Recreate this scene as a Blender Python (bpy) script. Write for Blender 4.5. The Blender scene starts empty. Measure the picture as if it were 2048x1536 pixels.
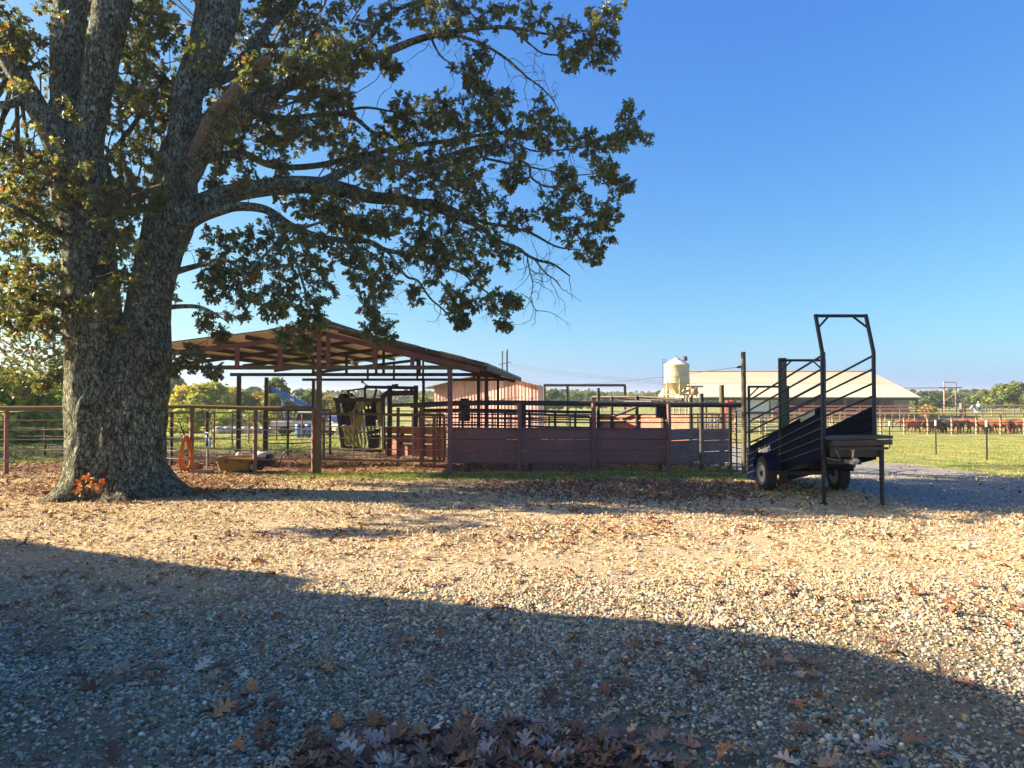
import bpy, math, random
import numpy as np
from mathutils import Vector, Matrix
random.seed(7)
rng = np.random.default_rng(11)
SC = bpy.context.scene
COL = SC.collection
PI = math.pi
R = math.radians

# ------------------------------------------------------------------ camera
CAMZ = 1.9
F = 1365.0
TH = math.atan(29/1365)
def W(px, py, D):
    """point of the place seen at pixel px, py (2048 x 1536) at depth D"""
    u = (px-1024)/F; v = (768-py)/F
    k = D/(math.cos(TH)-v*math.sin(TH))
    return Vector((u*k, D, CAMZ+(math.sin(TH)+v*math.cos(TH))*k))
def Xat(px, D): return (px-1024)/F*D
cam = bpy.data.cameras.new('camera')
cam.sensor_width = 36; cam.lens = 24*F/1365.333
cam.clip_start = 0.05; cam.clip_end = 6000
co = bpy.data.objects.new('camera', cam); COL.objects.link(co)
co.location = (0, 0, CAMZ); co.rotation_euler = (PI/2+TH, 0, 0)
SC.camera = co

# ------------------------------------------------------------------ light
SUN_EL = R(23)
SUN_TO = Vector((-1, .085, 0)).normalized()*math.cos(SUN_EL)+Vector((0, 0, math.sin(SUN_EL)))
world = bpy.data.worlds.new('World'); SC.world = world; world.use_nodes = True
nt = world.node_tree; bg = nt.nodes['Background']
sky = nt.nodes.new('ShaderNodeTexSky'); sky.sky_type = 'NISHITA'
sky.sun_disc = False; sky.sun_elevation = SUN_EL
sky.sun_rotation = math.atan2(SUN_TO.x, SUN_TO.y)
sky.altitude = 0; sky.air_density = 0.7; sky.dust_density = 1.8; sky.ozone_density = 6.0
sep_ = nt.nodes.new('ShaderNodeSeparateColor'); cmb_ = nt.nodes.new('ShaderNodeCombineColor'); nt.links.new(sky.outputs[0], sep_.inputs[0])
for i_, (k_, p_) in enumerate(((.53, 1.26), (.745, .95), (1.62, .30))):     # grade of the clear morning sky
    pw_ = nt.nodes.new('ShaderNodeMath'); pw_.operation = 'POWER'; pw_.inputs[1].default_value = p_; nt.links.new(sep_.outputs[i_], pw_.inputs[0])
    ml_ = nt.nodes.new('ShaderNodeMath'); ml_.operation = 'MULTIPLY'; ml_.inputs[1].default_value = k_; nt.links.new(pw_.outputs[0], ml_.inputs[0]); nt.links.new(ml_.outputs[0], cmb_.inputs[i_])
nt.links.new(cmb_.outputs[0], bg.inputs[0]); bg.inputs[1].default_value = 0.10
sl = bpy.data.lights.new('sun', 'SUN'); sl.energy = 5.0; sl.angle = R(0.55); sl.color = (1.0, .82, .585)
so = bpy.data.objects.new('sun', sl); COL.objects.link(so)
so.rotation_euler = SUN_TO.to_track_quat('Z', 'Y').to_euler()
so.location = (-30, 5, 30)
vs = SC.view_settings
vs.view_transform = 'Standard'; vs.look = 'None'; vs.exposure = 2.0; vs.gamma = 1
vs.use_curve_mapping = False
SC.cycles.max_bounces = 8; SC.cycles.transparent_max_bounces = 8
SC.cycles.use_denoising = True

# ------------------------------------------------------------------ ground shape
def zg(x, y):
    x = np.asarray(x, float); y = np.asarray(y, float)
    p = np.interp(y, [0, 17.5, 20, 24, 28.5, 35, 66, 120, 400, 5000], [0, 0, -.1, -.28, -.42, -.67, -1.5, -1.35, -1.3, -1.3])
    t = np.clip((x+2)/6, 0, 1); w = .45+.55*t*t*(3-2*t)
    f = np.clip((y-30)/36, 0, 1)
    w = w*(1-f)+f
    near = np.clip((26-y)/6, 0, 1)
    b = .025*np.sin(x*.9+y*.35)*np.cos(y*.8-x*.2)+.012*np.sin(2.3*x+1.1)*np.sin(1.9*y)
    return p*w+near*b
def zg1(x, y): return float(zg(x, y))
def Gp(x, y, dz=0.): return Vector((x, y, zg1(x, y)+dz))

# ------------------------------------------------------------------ mesh helper
class MB:
    def __init__(s): s.v = []; s.f = []; s.sm = []
    def add(s, vs, fs, smooth=False):
        n = len(s.v); s.v += [tuple(v) for v in vs]
        for f in fs: s.f.append(tuple(i+n for i in f)); s.sm.append(smooth)
    def box(s, c, size, rz=0., rot=None):
        hx, hy, hz = size[0]/2, size[1]/2, size[2]/2
        M = rot if rot is not None else Matrix.Rotation(rz, 3, 'Z')
        vs = [Vector(c)+M@Vector((x*hx, y*hy, z*hz)) for x in (-1, 1) for y in (-1, 1) for z in (-1, 1)]
        s.add(vs, [(0, 1, 3, 2), (4, 6, 7, 5), (0, 4, 5, 1), (2, 3, 7, 6), (0, 2, 6, 4), (1, 5, 7, 3)])
        return s
    def bar(s, a, b, w, h, up=(0, 0, 1)):
        a = Vector(a); b = Vector(b); d = (b-a); L = d.length; d.normalize()
        side = d.cross(Vector(up))
        if side.length < 1e-4: side = d.cross(Vector((0, 1, 0)))
        side.normalize(); u = side.cross(d)
        M = Matrix((d, side, u)).transposed()
        return s.box((a+b)/2, (L, w, h), rot=M)
    def tube(s, pts, r, n=8, cap=True, rnd=None):
        pts = [Vector(p) for p in pts]; k = len(pts)
        rs = r if hasattr(r, '__len__') else [r]*k
        t = [(pts[min(i+1, k-1)]-pts[max(i-1, 0)]).normalized() for i in range(k)]
        ref = Vector((0, 0, 1)) if abs(t[0].z) < .9 else Vector((0, 1, 0))
        nrm = (ref-t[0]*ref.dot(t[0])).normalized()
        vs = []
        for i in range(k):
            nrm = (nrm-t[i]*nrm.dot(t[i])).normalized(); bi = t[i].cross(nrm)
            for j in range(n):
                a = 2*PI*j/n
                rr = rs[i]*(1 if rnd is None else rnd(pts[i], a, i))
                vs.append(pts[i]+(nrm*math.cos(a)+bi*math.sin(a))*rr)
        fs = [(i*n+j, i*n+(j+1) % n, (i+1)*n+(j+1) % n, (i+1)*n+j) for i in range(k-1) for j in range(n)]
        s.add(vs, fs, True)
        if cap: s.add(vs[:n], [tuple(range(n-1, -1, -1))]); s.add(vs[-n:], [tuple(range(n))])
        return s
    def pipe(s, a, b, r, n=8): return s.tube([a, b], r, n)
    def lathe(s, prof, c, n=24, axis='Z', cap=True):
        vs = []; c = Vector(c)
        for (r, h) in prof:
            for j in range(n):
                a = 2*PI*j/n; x, y = r*math.cos(a), r*math.sin(a)
                p = {'Z': (x, y, h), 'X': (h, x, y), 'Y': (x, h, y)}[axis]
                vs.append(c+Vector(p))
        k = len(prof)
        s.add(vs, [(i*n+j, i*n+(j+1) % n, (i+1)*n+(j+1) % n, (i+1)*n+j) for i in range(k-1) for j in range(n)], True)
        if cap: s.add(vs[:n], [tuple(range(n-1, -1, -1))]); s.add(vs[-n:], [tuple(range(n))])
        return s
    def plate(s, poly, th):
        """polygon extruded by vector th"""
        th = Vector(th); n = len(poly); vs = [Vector(p) for p in poly]+[Vector(p)+th for p in poly]
        fs = [tuple(range(n-1, -1, -1)), tuple(range(n, 2*n))]+[(i, (i+1) % n, n+(i+1) % n, n+i) for i in range(n)]
        s.add(vs, fs); return s
    def build(s, name, m, parent=None, recalc=True):
        me = bpy.data.meshes.new(name)
        off = Vector((0, 0, 0)); p = parent
        while p is not None: off += Vector(p.location); p = p.parent
        me.from_pydata([(v[0]-off.x, v[1]-off.y, v[2]-off.z) for v in s.v], [], s.f)
        me.polygons.foreach_set('use_smooth', s.sm)
        me.materials.append(m)
        if recalc:
            import bmesh
            bm = bmesh.new(); bm.from_mesh(me)
            bmesh.ops.recalc_face_normals(bm, faces=bm.faces); bm.to_mesh(me); bm.free()
        me.update()
        o = bpy.data.objects.new(name, me); COL.objects.link(o)
        if parent is not None: o.parent = parent
        return o

def thing(name, label, cat, loc=(0, 0, 0), group=None):
    o = bpy.data.objects.new(name, None); COL.objects.link(o); o.location = loc
    o.empty_display_size = .2
    return tag(o, label, cat, group)
def tag(o, label=None, cat=None, group=None, kind=None):
    if label: o['label'] = label
    if cat: o['category'] = cat
    if group: o['group'] = group
    if kind: o['kind'] = kind
    return o
def kids(o): return [c for c in bpy.data.objects if c.parent == o]
def dup(o, loc=None, rz=None, sc=None, label=None, parent=None):
    c = o.copy(); COL.objects.link(c)
    if parent is not None: c.parent = parent
    if loc is not None: c.location = loc
    if rz is not None: c.rotation_euler = (0, 0, rz)
    if sc is not None: c.scale = sc if hasattr(sc, '__len__') else (sc, sc, sc)
    if label: c['label'] = label
    for ch in kids(o): dup(ch, parent=c)
    return c

def scatter(name, tv, tf, M, T, col, m, smooth=False, parent=None):
    """many small pieces of one template in ONE mesh; col is per piece"""
    tv = np.asarray(tv, float); N = len(T); nv = len(tv)
    co = (np.einsum('nij,vj->nvi', M, tv)+T[:, None, :]).reshape(-1, 3)
    fl = np.concatenate([np.asarray(f) for f in tf]); ft = np.array([len(f) for f in tf])
    loops = (fl[None, :]+(np.arange(N)*nv)[:, None]).ravel()
    starts = np.concatenate([[0], np.cumsum(np.tile(ft, N))[:-1]])
    me = bpy.data.meshes.new(name)
    me.vertices.add(N*nv); me.vertices.foreach_set('co', co.astype(np.float32).ravel())
    me.loops.add(len(loops)); me.loops.foreach_set('vertex_index', loops.astype(np.int32))
    me.polygons.add(len(starts)); me.polygons.foreach_set('loop_start', starts.astype(np.int32))
    me.polygons.foreach_set('use_smooth', np.full(len(starts), smooth))
    me.update(calc_edges=True)
    ca = me.color_attributes.new('col', 'FLOAT_COLOR', 'POINT')
    cc = np.ones((N*nv, 4), np.float32); cc[:, :3] = np.repeat(col, nv, axis=0)
    ca.data.foreach_set('color', cc.ravel())
    me.materials.append(m)
    o = bpy.data.objects.new(name, me); COL.objects.link(o)
    if parent is not None: o.parent = parent
    return o
def basis(d, nrm, s):
    """N matrices whose Y axis is d and Z axis near nrm, scaled by s (N,3)"""
    y = d/np.linalg.norm(d, axis=1, keepdims=True)
    x = np.cross(y, nrm); x /= np.maximum(np.linalg.norm(x, axis=1, keepdims=True), 1e-6)
    z = np.cross(x, y)
    return np.stack([x*s[:, 0:1], y*s[:, 1:2], z*s[:, 2:3]], axis=2)
def randunit(n):
    v = rng.normal(size=(n, 3)); return v/np.linalg.norm(v, axis=1, keepdims=True)
def palette(cols, p, n, jit=.25):
    c = np.asarray(cols)[rng.choice(len(cols), n, p=np.asarray(p)/sum(p))]
    return np.clip(c*(1+rng.uniform(-jit, jit, (n, 1)))*(1+rng.uniform(-.08, .08, (n, 3))), 0, 1)

# ------------------------------------------------------------------ materials
def newmat(name):
    m = bpy.data.materials.new(name); m.use_nodes = True
    return m, m.node_tree, m.node_tree.nodes['Principled BSDF']
def N(nt, t, **kw):
    n = nt.nodes.new(t)
    for k, v in kw.items():
        if k.startswith('i_'):
            key = k[2:].replace('_', ' ')
            n.inputs[int(key) if key.isdigit() else key].default_value = v
        else: setattr(n, k, v)
    return n
def ramp(nt, src, stops):
    r = nt.nodes.new('ShaderNodeValToRGB'); nt.links.new(src, r.inputs[0])
    e = r.color_ramp.elements
    while len(e) < len(stops): e.new(.5)
    for i, (p, c) in enumerate(stops):
        e[i].position = p; e[i].color = (c, c, c, 1) if not hasattr(c, '__len__') else (*c, 1)
    return r.outputs[0]
def mixc(nt, fac, a, b, mode='MIX'):
    n = nt.nodes.new('ShaderNodeMix'); n.data_type = 'RGBA'; n.blend_type = mode
    for idx, v in ((0, fac), (6, a), (7, b)):
        if hasattr(v, 'is_output'): nt.links.new(v, n.inputs[idx])
        elif idx == 0: n.inputs[0].default_value = v
        else: n.inputs[idx].default_value = (*v, 1)
    return n.outputs[2]
def math_(nt, op, a, b=None, clamp=False):
    n = nt.nodes.new('ShaderNodeMath'); n.operation = op; n.use_clamp = clamp
    for i, v in ((0, a), (1, b)):
        if v is None: continue
        if hasattr(v, 'is_output'): nt.links.new(v, n.inputs[i])
        else: n.inputs[i].default_value = v
    return n.outputs[0]
def noise(nt, vec, scale, detail=5, rough=.6):
    n = N(nt, 'ShaderNodeTexNoise', i_Scale=scale, i_Detail=detail, i_Roughness=rough)
    if vec is not None: nt.links.new(vec, n.inputs['Vector'])
    return n.outputs['Fac']
def pos(nt, scale=None):
    g = nt.nodes.new('ShaderNodeNewGeometry').outputs['Position']
    if scale is None: return g
    mp = N(nt, 'ShaderNodeMapping'); mp.inputs['Scale'].default_value = scale
    nt.links.new(g, mp.inputs[0]); return mp.outputs[0]
def bump(nt, b, h, strength, dist=.02):
    n = N(nt, 'ShaderNodeBump', i_Strength=strength, i_Distance=dist)
    nt.links.new(h, n.inputs['Height']); nt.links.new(n.outputs[0], b.inputs['Normal'])
def paint(name, c1, c2, sc=6, rough=.6, metal=0., c3=None, t3=.62, bp=.25, stretch=None, s3=None):
    """weathered surface: c1/c2 mottled, with patches of c3"""
    m, nt, b = newmat(name); v = pos(nt, stretch)
    f = ramp(nt, noise(nt, v, sc), [(.35, 0), (.65, 1)])
    c = mixc(nt, f, c1, c2)
    n2 = noise(nt, v, s3 or sc*2.7, 8, .7)
    if c3 is not None: c = mixc(nt, ramp(nt, n2, [(t3-.06, 0), (t3+.05, 1)]), c, c3)
    nt.links.new(c, b.inputs['Base Color'])
    b.inputs['Metallic'].default_value = metal
    rr = ramp(nt, n2, [(.3, max(rough-.15, .05)), (.7, min(rough+.15, 1))]); nt.links.new(rr, b.inputs['Roughness'])
    if bp: bump(nt, b, n2, bp, .006)
    return m
def vcol(name, rough=.8, trans=0., spec=.3, tint=(1, 1, 1)):
    m, nt, b = newmat(name)
    a = N(nt, 'ShaderNodeVertexColor', layer_name='col')
    nz = noise(nt, pos(nt), 60, 3)
    c = mixc(nt, 1.0, a.outputs[0], ramp(nt, nz, [(.25, .62), (.75, 1.3)]), 'MULTIPLY')
    nt.links.new(c, b.inputs['Base Color'])
    b.inputs['Roughness'].default_value = rough
    b.inputs['Specular IOR Level'].default_value = spec
    if trans:
        t = N(nt, 'ShaderNodeBsdfTranslucent')
        c2 = mixc(nt, 1.0, c, (1.5, 1.45, .7), 'MULTIPLY'); nt.links.new(c2, t.inputs[0])
        mx = N(nt, 'ShaderNodeMixShader', i_0=trans)
        nt.links.new(b.outputs[0], mx.inputs[1]); nt.links.new(t.outputs[0], mx.inputs[2])
        nt.links.new(mx.outputs[0], nt.nodes['Material Output'].inputs[0])
    return m

M_pipe = paint('rusty_pipe', (.16, .075, .06), (.24, .12, .095), 9, .65, .0, (.30, .20, .13), .63, .3)
M_rod = paint('worn_rod', (.30, .20, .16), (.42, .31, .25), 14, .5, .2, (.16, .08, .06), .6, .2)
M_moss = paint('mossy_steel', (.10, .105, .038), (.17, .085, .06), 2.2, .85, .0, (.17, .15, .06), .6, .4)
M_maroon = paint('maroon_paint', (.175, .068, .064), (.23, .098, .092), 4, .55, .0, (.12, .06, .055), .62, .25)
M_plank = paint('maroon_plank', (.29, .10, .08), (.225, .088, .08), 1.3, .6, .0, (.34, .19, .17), .62, .3, (1, 1, 2.2), 4.5)
M_plankg = paint('grey_plank', (.16, .095, .09), (.22, .155, .15), 2, .6, .0, (.12, .06, .06), .6, .3, (1, 1, 3))
M_dark = paint('dark_steel', (.03, .026, .024), (.06, .045, .038), 8, .6, .1, (.11, .06, .04), .64, .25)
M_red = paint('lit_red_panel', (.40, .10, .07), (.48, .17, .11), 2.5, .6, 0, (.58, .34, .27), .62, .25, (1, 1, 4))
M_tan = paint('tan_pipe', (.42, .30, .20), (.36, .20, .12), 4, .7, 0, (.5, .42, .32), .6, 0)
M_redpipe = paint('red_pipe', (.42, .15, .11), (.34, .13, .10), 4, .7, 0, (.5, .3, .25), .6, 0)
M_white = paint('chalky_white', (.72, .70, .66), (.6, .58, .55), 3, .6, 0, None, .6, 0)
M_blackp = paint('black_blue_paint', (.004, .006, .014), (.009, .013, .03), 3, .38, .0, (.03, .045, .08), .68, .08)
M_blackp.node_tree.nodes['Principled BSDF'].inputs['Specular IOR Level'].default_value = .35
M_chute = paint('navy_sheet', (.001, .003, .014), (.003, .009, .034), 1.6, .62, 0, (.01, .03, .065), .66, .0)
M_chute.node_tree.nodes['Principled BSDF'].inputs['Specular IOR Level'].default_value = .02
M_rubber = paint('rubber', (.012, .012, .014), (.024, .023, .023), 12, .8, 0, (.07, .06, .05), .66, .2)
M_rim = paint('white_rim', (.72, .71, .70), (.6, .59, .57), 8, .4, 0, (.35, .26, .2), .7, 0)
M_chrome = paint('silver', (.6, .58, .5), (.45, .42, .36), 9, .35, .7, None, .6, .1)
M_edge = paint('worn_edge_highlight', (.10, .12, .17), (.05, .065, .11), 9, .45, .2, (.02, .025, .05), .6, .0)  # pale rib lines: worn paint plus the caught light put into the colour
M_wood = paint('grey_wood', (.10, .085, .05), (.15, .12, .07), 5, .85, 0, (.07, .07, .035), .55, .5, (6, 6, .8))
M_board = paint('pale_board', (.38, .27, .17), (.30, .20, .13), 3, .85, 0, None, .6, .3, (1, 5, 5))
M_hose = paint('orange_hose', (.78, .20, .02), (.70, .15, .02), 6, .45, 0, (.8, .30, .08), .65, .0)
M_black = paint('black_plastic', (.014, .014, .015), (.025, .024, .024), 7, .5, 0, None, .6, .1)
M_tub = paint('mustard_tub', (.36, .21, .05), (.27, .15, .035), 3, .6, 0, (.16, .08, .025), .58, .2)
M_blue = paint('blue_paint', (.04, .14, .42), (.06, .19, .5), 3, .45, 0, (.2, .32, .55), .68, .05)
M_yel = paint('olive_yellow', (.42, .31, .06), (.26, .22, .06), 4, .6, 0, (.10, .08, .035), .58, .3)
M_galv = paint('galvanised', (.42, .43, .44), (.32, .33, .34), 3, .45, .5, (.25, .2, .15), .68, .1)
M_rooft = paint('old_roof', (.10, .085, .065), (.05, .048, .045), 1.5, .8, .1, (.22, .17, .11), .56, .2)
M_brick = paint('red_brick', (.35, .09, .06), (.28, .07, .05), 14, .9, 0, (.4, .2, .15), .6, .4)
M_glass = newmat('dark_glass')[0]
_b = M_glass.node_tree.nodes['Principled BSDF']; _b.inputs['Base Color'].default_value = (.02, .025, .03, 1); _b.inputs['Roughness'].default_value = .06
M_bulb = newmat('bulb_glass')[0]
_b = M_bulb.node_tree.nodes['Principled BSDF']; _b.inputs['Base Color'].default_value = (.85, .84, .8, 1); _b.inputs['Roughness'].default_value = .1

def corrugated(name, c1, c2, c3, period, axis=(1, 0, 0), rough=.55, t3=.6, bstr=.5, s=1.2, metal=0, tone=.2):
    """ribbed sheet: ribs run across 'axis'"""
    m, nt, b = newmat(name); g = pos(nt)
    d = N(nt, 'ShaderNodeVectorMath', operation='DOT_PRODUCT'); nt.links.new(g, d.inputs[0]); d.inputs[1].default_value = axis
    ph = math_(nt, 'MULTIPLY', d.outputs['Value'], 2*PI/period)
    sn = math_(nt, 'SINE', ph)
    cell = math_(nt, 'FLOOR', math_(nt, 'MULTIPLY', d.outputs['Value'], 1/(period*4)))
    wn = N(nt, 'ShaderNodeTexWhiteNoise', noise_dimensions='1D'); nt.links.new(cell, wn.inputs['W'])
    c = mixc(nt, ramp(nt, noise(nt, pos(nt, (1, 1, .25)), s, 6), [(.35, 0), (.65, 1)]), c1, c2)
    c = mixc(nt, ramp(nt, noise(nt, pos(nt, (3, 3, .3)), s*2.5, 8, .7), [(t3-.05, 0), (t3+.06, 1)]), c, c3)
    c = mixc(nt, 1.0, c, ramp(nt, wn.outputs['Value'], [(0, 1-tone), (1, 1+tone)]), 'MULTIPLY')
    nt.links.new(c, b.inputs['Base Color']); b.inputs['Roughness'].default_value = rough; b.inputs['Metallic'].default_value = metal
    bump(nt, b, sn, bstr, period*.12)
    return m
# ------------------------------------------------------------------ terrain
def sstep(a, b, x):
    t = np.clip((x-a)/(b-a), 0, 1); return t*t*(3-2*t)
def wob(x, y, s=1.):
    return (np.sin(1.7*x*s+.6*y*s)+np.sin(.8*y*s-1.3*x*s+2)+np.sin(2.9*x*s+1.9*y*s+1)+np.sin(.45*x*s-.9*y*s+4))/4
def zones(x, y):
    """grass, drive gravel, leaf litter, dirt"""
    x = np.asarray(x, float); y = np.asarray(y, float); w = wob(x, y)
    edge = np.where(y < 16, 12+(16-y)*1.9, 12+(y-16)*.03)+w*.5
    past = sstep(-.4, .5, x-edge)*sstep(11.5, 13, y)
    past = np.maximum(past, sstep(60, 66, y)*sstep(9, 14, x))
    arena = sstep(74, 84, y)*sstep(8, 14, x)
    past = past*(1-.9*arena)
    strip = np.exp(-((y-(16.75+.15*w))/.75)**2)*sstep(-6.5, -4.2, x)*(1-sstep(4.5, 6.8, x))*1.1
    under = sstep(17.2, 17.8, y)*(1-sstep(20.5, 21.5, y))*sstep(1.5, 3.5, x)*(1-sstep(5.5, 6.4, x))*.6
    trail = np.exp(-(((x-5.9)/1.6)**2+((y-13.9)/.9)**2))*.7
    left = sstep(25.5, 27.5, y+w*1.2-.12*(x+10))*(1-sstep(-5.5, -2.5, x+.02*y))
    left2 = sstep(19.2, 20.5, y+w*.6)*(1-sstep(-14.5, -12.5, x))
    mid = sstep(50, 58, y)*.75
    grass = np.clip(np.maximum.reduce([past, strip, under, trail, left, left2, mid]), 0, 1)
    drive = sstep(6.3, 7.8, x+w*.5)*(1-past)*sstep(11.0, 12.8, y+w*.4-(x-8)*.08)*(1-sstep(58, 66, y))
    lit = np.exp(-(((x-2.6)/3.4)**2+((y-14.6)/1.9)**2))*1.25
    lit = np.maximum(lit, np.exp(-(((x+8.2)/4.2)**2+((y-15)/2.6)**2))*.85)
    lit = np.maximum(lit, sstep(16.5, 18, y)*(1-sstep(22, 30, y))*(1-sstep(-4, 1, x))*.6)
    lit = np.maximum(lit, sstep(17.5, 18.1, y)*(1-sstep(29, 33, y))*sstep(-4, -2, x)*(1-sstep(5.6, 6.4, x))*.9)  # dark pen dirt, with the shade under the planks painted in
    lit = np.maximum(lit, .10+.15*(w > .25))
    return grass, drive, np.clip(lit*(1-drive)*(1-past), 0, 1)
def build_ground():
    ys = np.concatenate([np.arange(-24, 1, 1.5), np.arange(1, 22, .16), np.arange(22, 40, .4), np.arange(40, 90, 1.2),
                         np.geomspace(90, 4200, 50)])
    t = np.linspace(-1, 1, 321); s = np.sign(t)*np.abs(t)**1.5
    half = np.maximum(42, ys*1.7)
    X = half[:, None]*s[None, :]; Y = np.repeat(ys[:, None], len(t), 1)
    Z = zg(X, Y)
    ny, nx = X.shape
    me = bpy.data.meshes.new('ground')
    me.vertices.add(nx*ny); me.vertices.foreach_set('co', np.stack([X, Y, Z], -1).astype(np.float32).ravel())
    i = (np.arange(ny-1)[:, None]*nx+np.arange(nx-1)[None, :]).ravel()
    q = np.stack([i, i+1, i+1+nx, i+nx], 1).ravel().astype(np.int32)
    me.loops.add(len(q)); me.loops.foreach_set('vertex_index', q)
    me.polygons.add(len(q)//4); me.polygons.foreach_set('loop_start', np.arange(0, len(q), 4, dtype=np.int32))
    me.polygons.foreach_set('use_smooth', np.ones(len(q)//4, bool)); me.update(calc_edges=True)
    g, d, l = zones(X.ravel(), Y.ravel())
    ca = me.color_attributes.new('zone', 'FLOAT_COLOR', 'POINT')
    ca.data.foreach_set('color', np.stack([g, d, l, np.ones_like(g)], 1).astype(np.float32).ravel())
    m, nt, b = newmat('earth')
    z = N(nt, 'ShaderNodeVertexColor', layer_name='zone'); sp = N(nt, 'ShaderNodeSeparateColor'); nt.links.new(z.outputs[0], sp.inputs[0])
    p = pos(nt)
    big = noise(nt, p, .55, 6, .65); mid = noise(nt, p, 3.5, 6, .7); fine = noise(nt, p, 26, 5, .7)
    vo = N(nt, 'ShaderNodeTexVoronoi', i_Scale=34.); nt.links.new(p, vo.inputs['Vector'])
    straw = mixc(nt, ramp(nt, fine, [(.3, 0), (.7, 1)]), (.36, .265, .15), (.66, .53, .33))
    straw = mixc(nt, ramp(nt, mid, [(.5, 0), (.75, .7)]), straw, (.42, .27, .14))
    straw = mixc(nt, ramp(nt, big, [(.52, 0), (.68, .55)]), straw, (.60, .45, .23))
    stone = mixc(nt, vo.outputs['Color'], (.17, .16, .15), (.40, .37, .33))
    c = mixc(nt, ramp(nt, big, [(.36, .45), (.55, 0)]), straw, stone)
    # drive
    def edgef(ch, k=.9):
        return ramp(nt, math_(nt, 'ADD', ch, math_(nt, 'MULTIPLY', math_(nt, 'SUBTRACT', mid, .5), k)), [(.42, 0), (.58, 1)])
    gravel = mixc(nt, vo.outputs['Color'], (.15, .15, .15), (.36, .345, .33))
    gravel = mixc(nt, ramp(nt, mid, [(.5, 0), (.7, .6)]), gravel, (.33, .29, .23))
    c = mixc(nt, edgef(sp.outputs[1], .6), c, gravel)
    lit = mixc(nt, ramp(nt, fine, [(.35, 0), (.65, 1)]), (.10, .045, .028), (.27, .14, .085))
    c = mixc(nt, edgef(sp.outputs[2], 1.0), c, lit)
    gr = mixc(nt, ramp(nt, noise(nt, pos(nt, (1, .45, 1)), 1.1, 7, .7), [(.40, 0), (.58, 1)]), (.12, .19, .045), (.42, .38, .13))
    gr = mixc(nt, ramp(nt, noise(nt, pos(nt, (1, .5, 1)), .5, 4, .6), [(.56, 0), (.7, .55)]), gr, (.40, .33, .15))
    gr = mixc(nt, ramp(nt, fine, [(.3, 0), (.8, .45)]), gr, (.07, .11, .03))
    c = mixc(nt, edgef(sp.outputs[0], .7), c, gr)
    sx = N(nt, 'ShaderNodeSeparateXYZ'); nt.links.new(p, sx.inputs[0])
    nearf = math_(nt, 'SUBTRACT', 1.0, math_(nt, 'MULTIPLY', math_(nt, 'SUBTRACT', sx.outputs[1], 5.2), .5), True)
    shaded_soil = mixc(nt, ramp(nt, big, [(.4, 0), (.62, 1)]), mixc(nt, ramp(nt, fine, [(.3, 0), (.7, 1)]), (.05, .044, .034), (.14, .115, .08)), (.25, .195, .12))  # near dirt made darker, the foreground shade put into its colour
    c = mixc(nt, math_(nt, 'MULTIPLY', math_(nt, 'MINIMUM', nearf, 1.0), .85, True), c, shaded_soil)
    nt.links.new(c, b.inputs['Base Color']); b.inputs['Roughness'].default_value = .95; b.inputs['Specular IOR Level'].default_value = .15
    vf = N(nt, 'ShaderNodeTexVoronoi', i_Scale=85.); nt.links.new(p, vf.inputs['Vector'])
    h = math_(nt, 'ADD', math_(nt, 'MULTIPLY', vf.outputs['Distance'], -.8), math_(nt, 'ADD', mid, fine))
    bump(nt, b, h, .9, .018)
    me.materials.append(m)
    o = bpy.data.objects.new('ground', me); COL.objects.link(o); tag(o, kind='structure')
    return o
build_ground()

# ------------------------------------------------------------------ gravel, litter, grass
PHI = (1+5**.5)/2
_ic = np.array([(-1, PHI, 0), (1, PHI, 0), (-1, -PHI, 0), (1, -PHI, 0), (0, -1, PHI), (0, 1, PHI), (0, -1, -PHI), (0, 1, -PHI),
                (PHI, 0, -1), (PHI, 0, 1), (-PHI, 0, -1), (-PHI, 0, 1)])/1.9
_if = [(0, 11, 5), (0, 5, 1), (0, 1, 7), (0, 7, 10), (0, 10, 11), (1, 5, 9), (5, 11, 4), (11, 10, 2), (10, 7, 6), (7, 1, 8),
       (3, 9, 4), (3, 4, 2), (3, 2, 6), (3, 6, 8), (3, 8, 9), (4, 9, 5), (2, 4, 11), (6, 2, 10), (8, 6, 7), (9, 8, 1)]
_oc = np.array([(1, 0, 0), (-1, 0, 0), (0, 1, 0), (0, -1, 0), (0, 0, 1), (0, 0, -1)])*1.0
_of = [(0, 2, 4), (2, 1, 4), (1, 3, 4), (3, 0, 4), (2, 0, 5), (1, 2, 5), (3, 1, 5), (0, 3, 5)]
def in_view(n, y0, y1, pw=1., margin=1.1, left=.75, right=.75):
    """random ground points in the camera's field, even per square metre for pw=1"""
    u = rng.random(n)
    y = np.sqrt(y0**2+u*(y1**2-y0**2)) if pw == 1 else y0*(y1/y0)**u
    x = (rng.random(n)*(left+right)*margin-left*margin)*y
    return x, y
def yaw_mats(n, s, tilt=.35):
    a = rng.uniform(0, 2*PI, n); d = np.stack([np.cos(a), np.sin(a), rng.normal(0, tilt, n)], 1)
    nr = np.stack([rng.normal(0, tilt, n), rng.normal(0, tilt, n), np.ones(n)], 1)
    return basis(d, nr, s)
M_stone = vcol('stone', .8, spec=.3)
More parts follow.
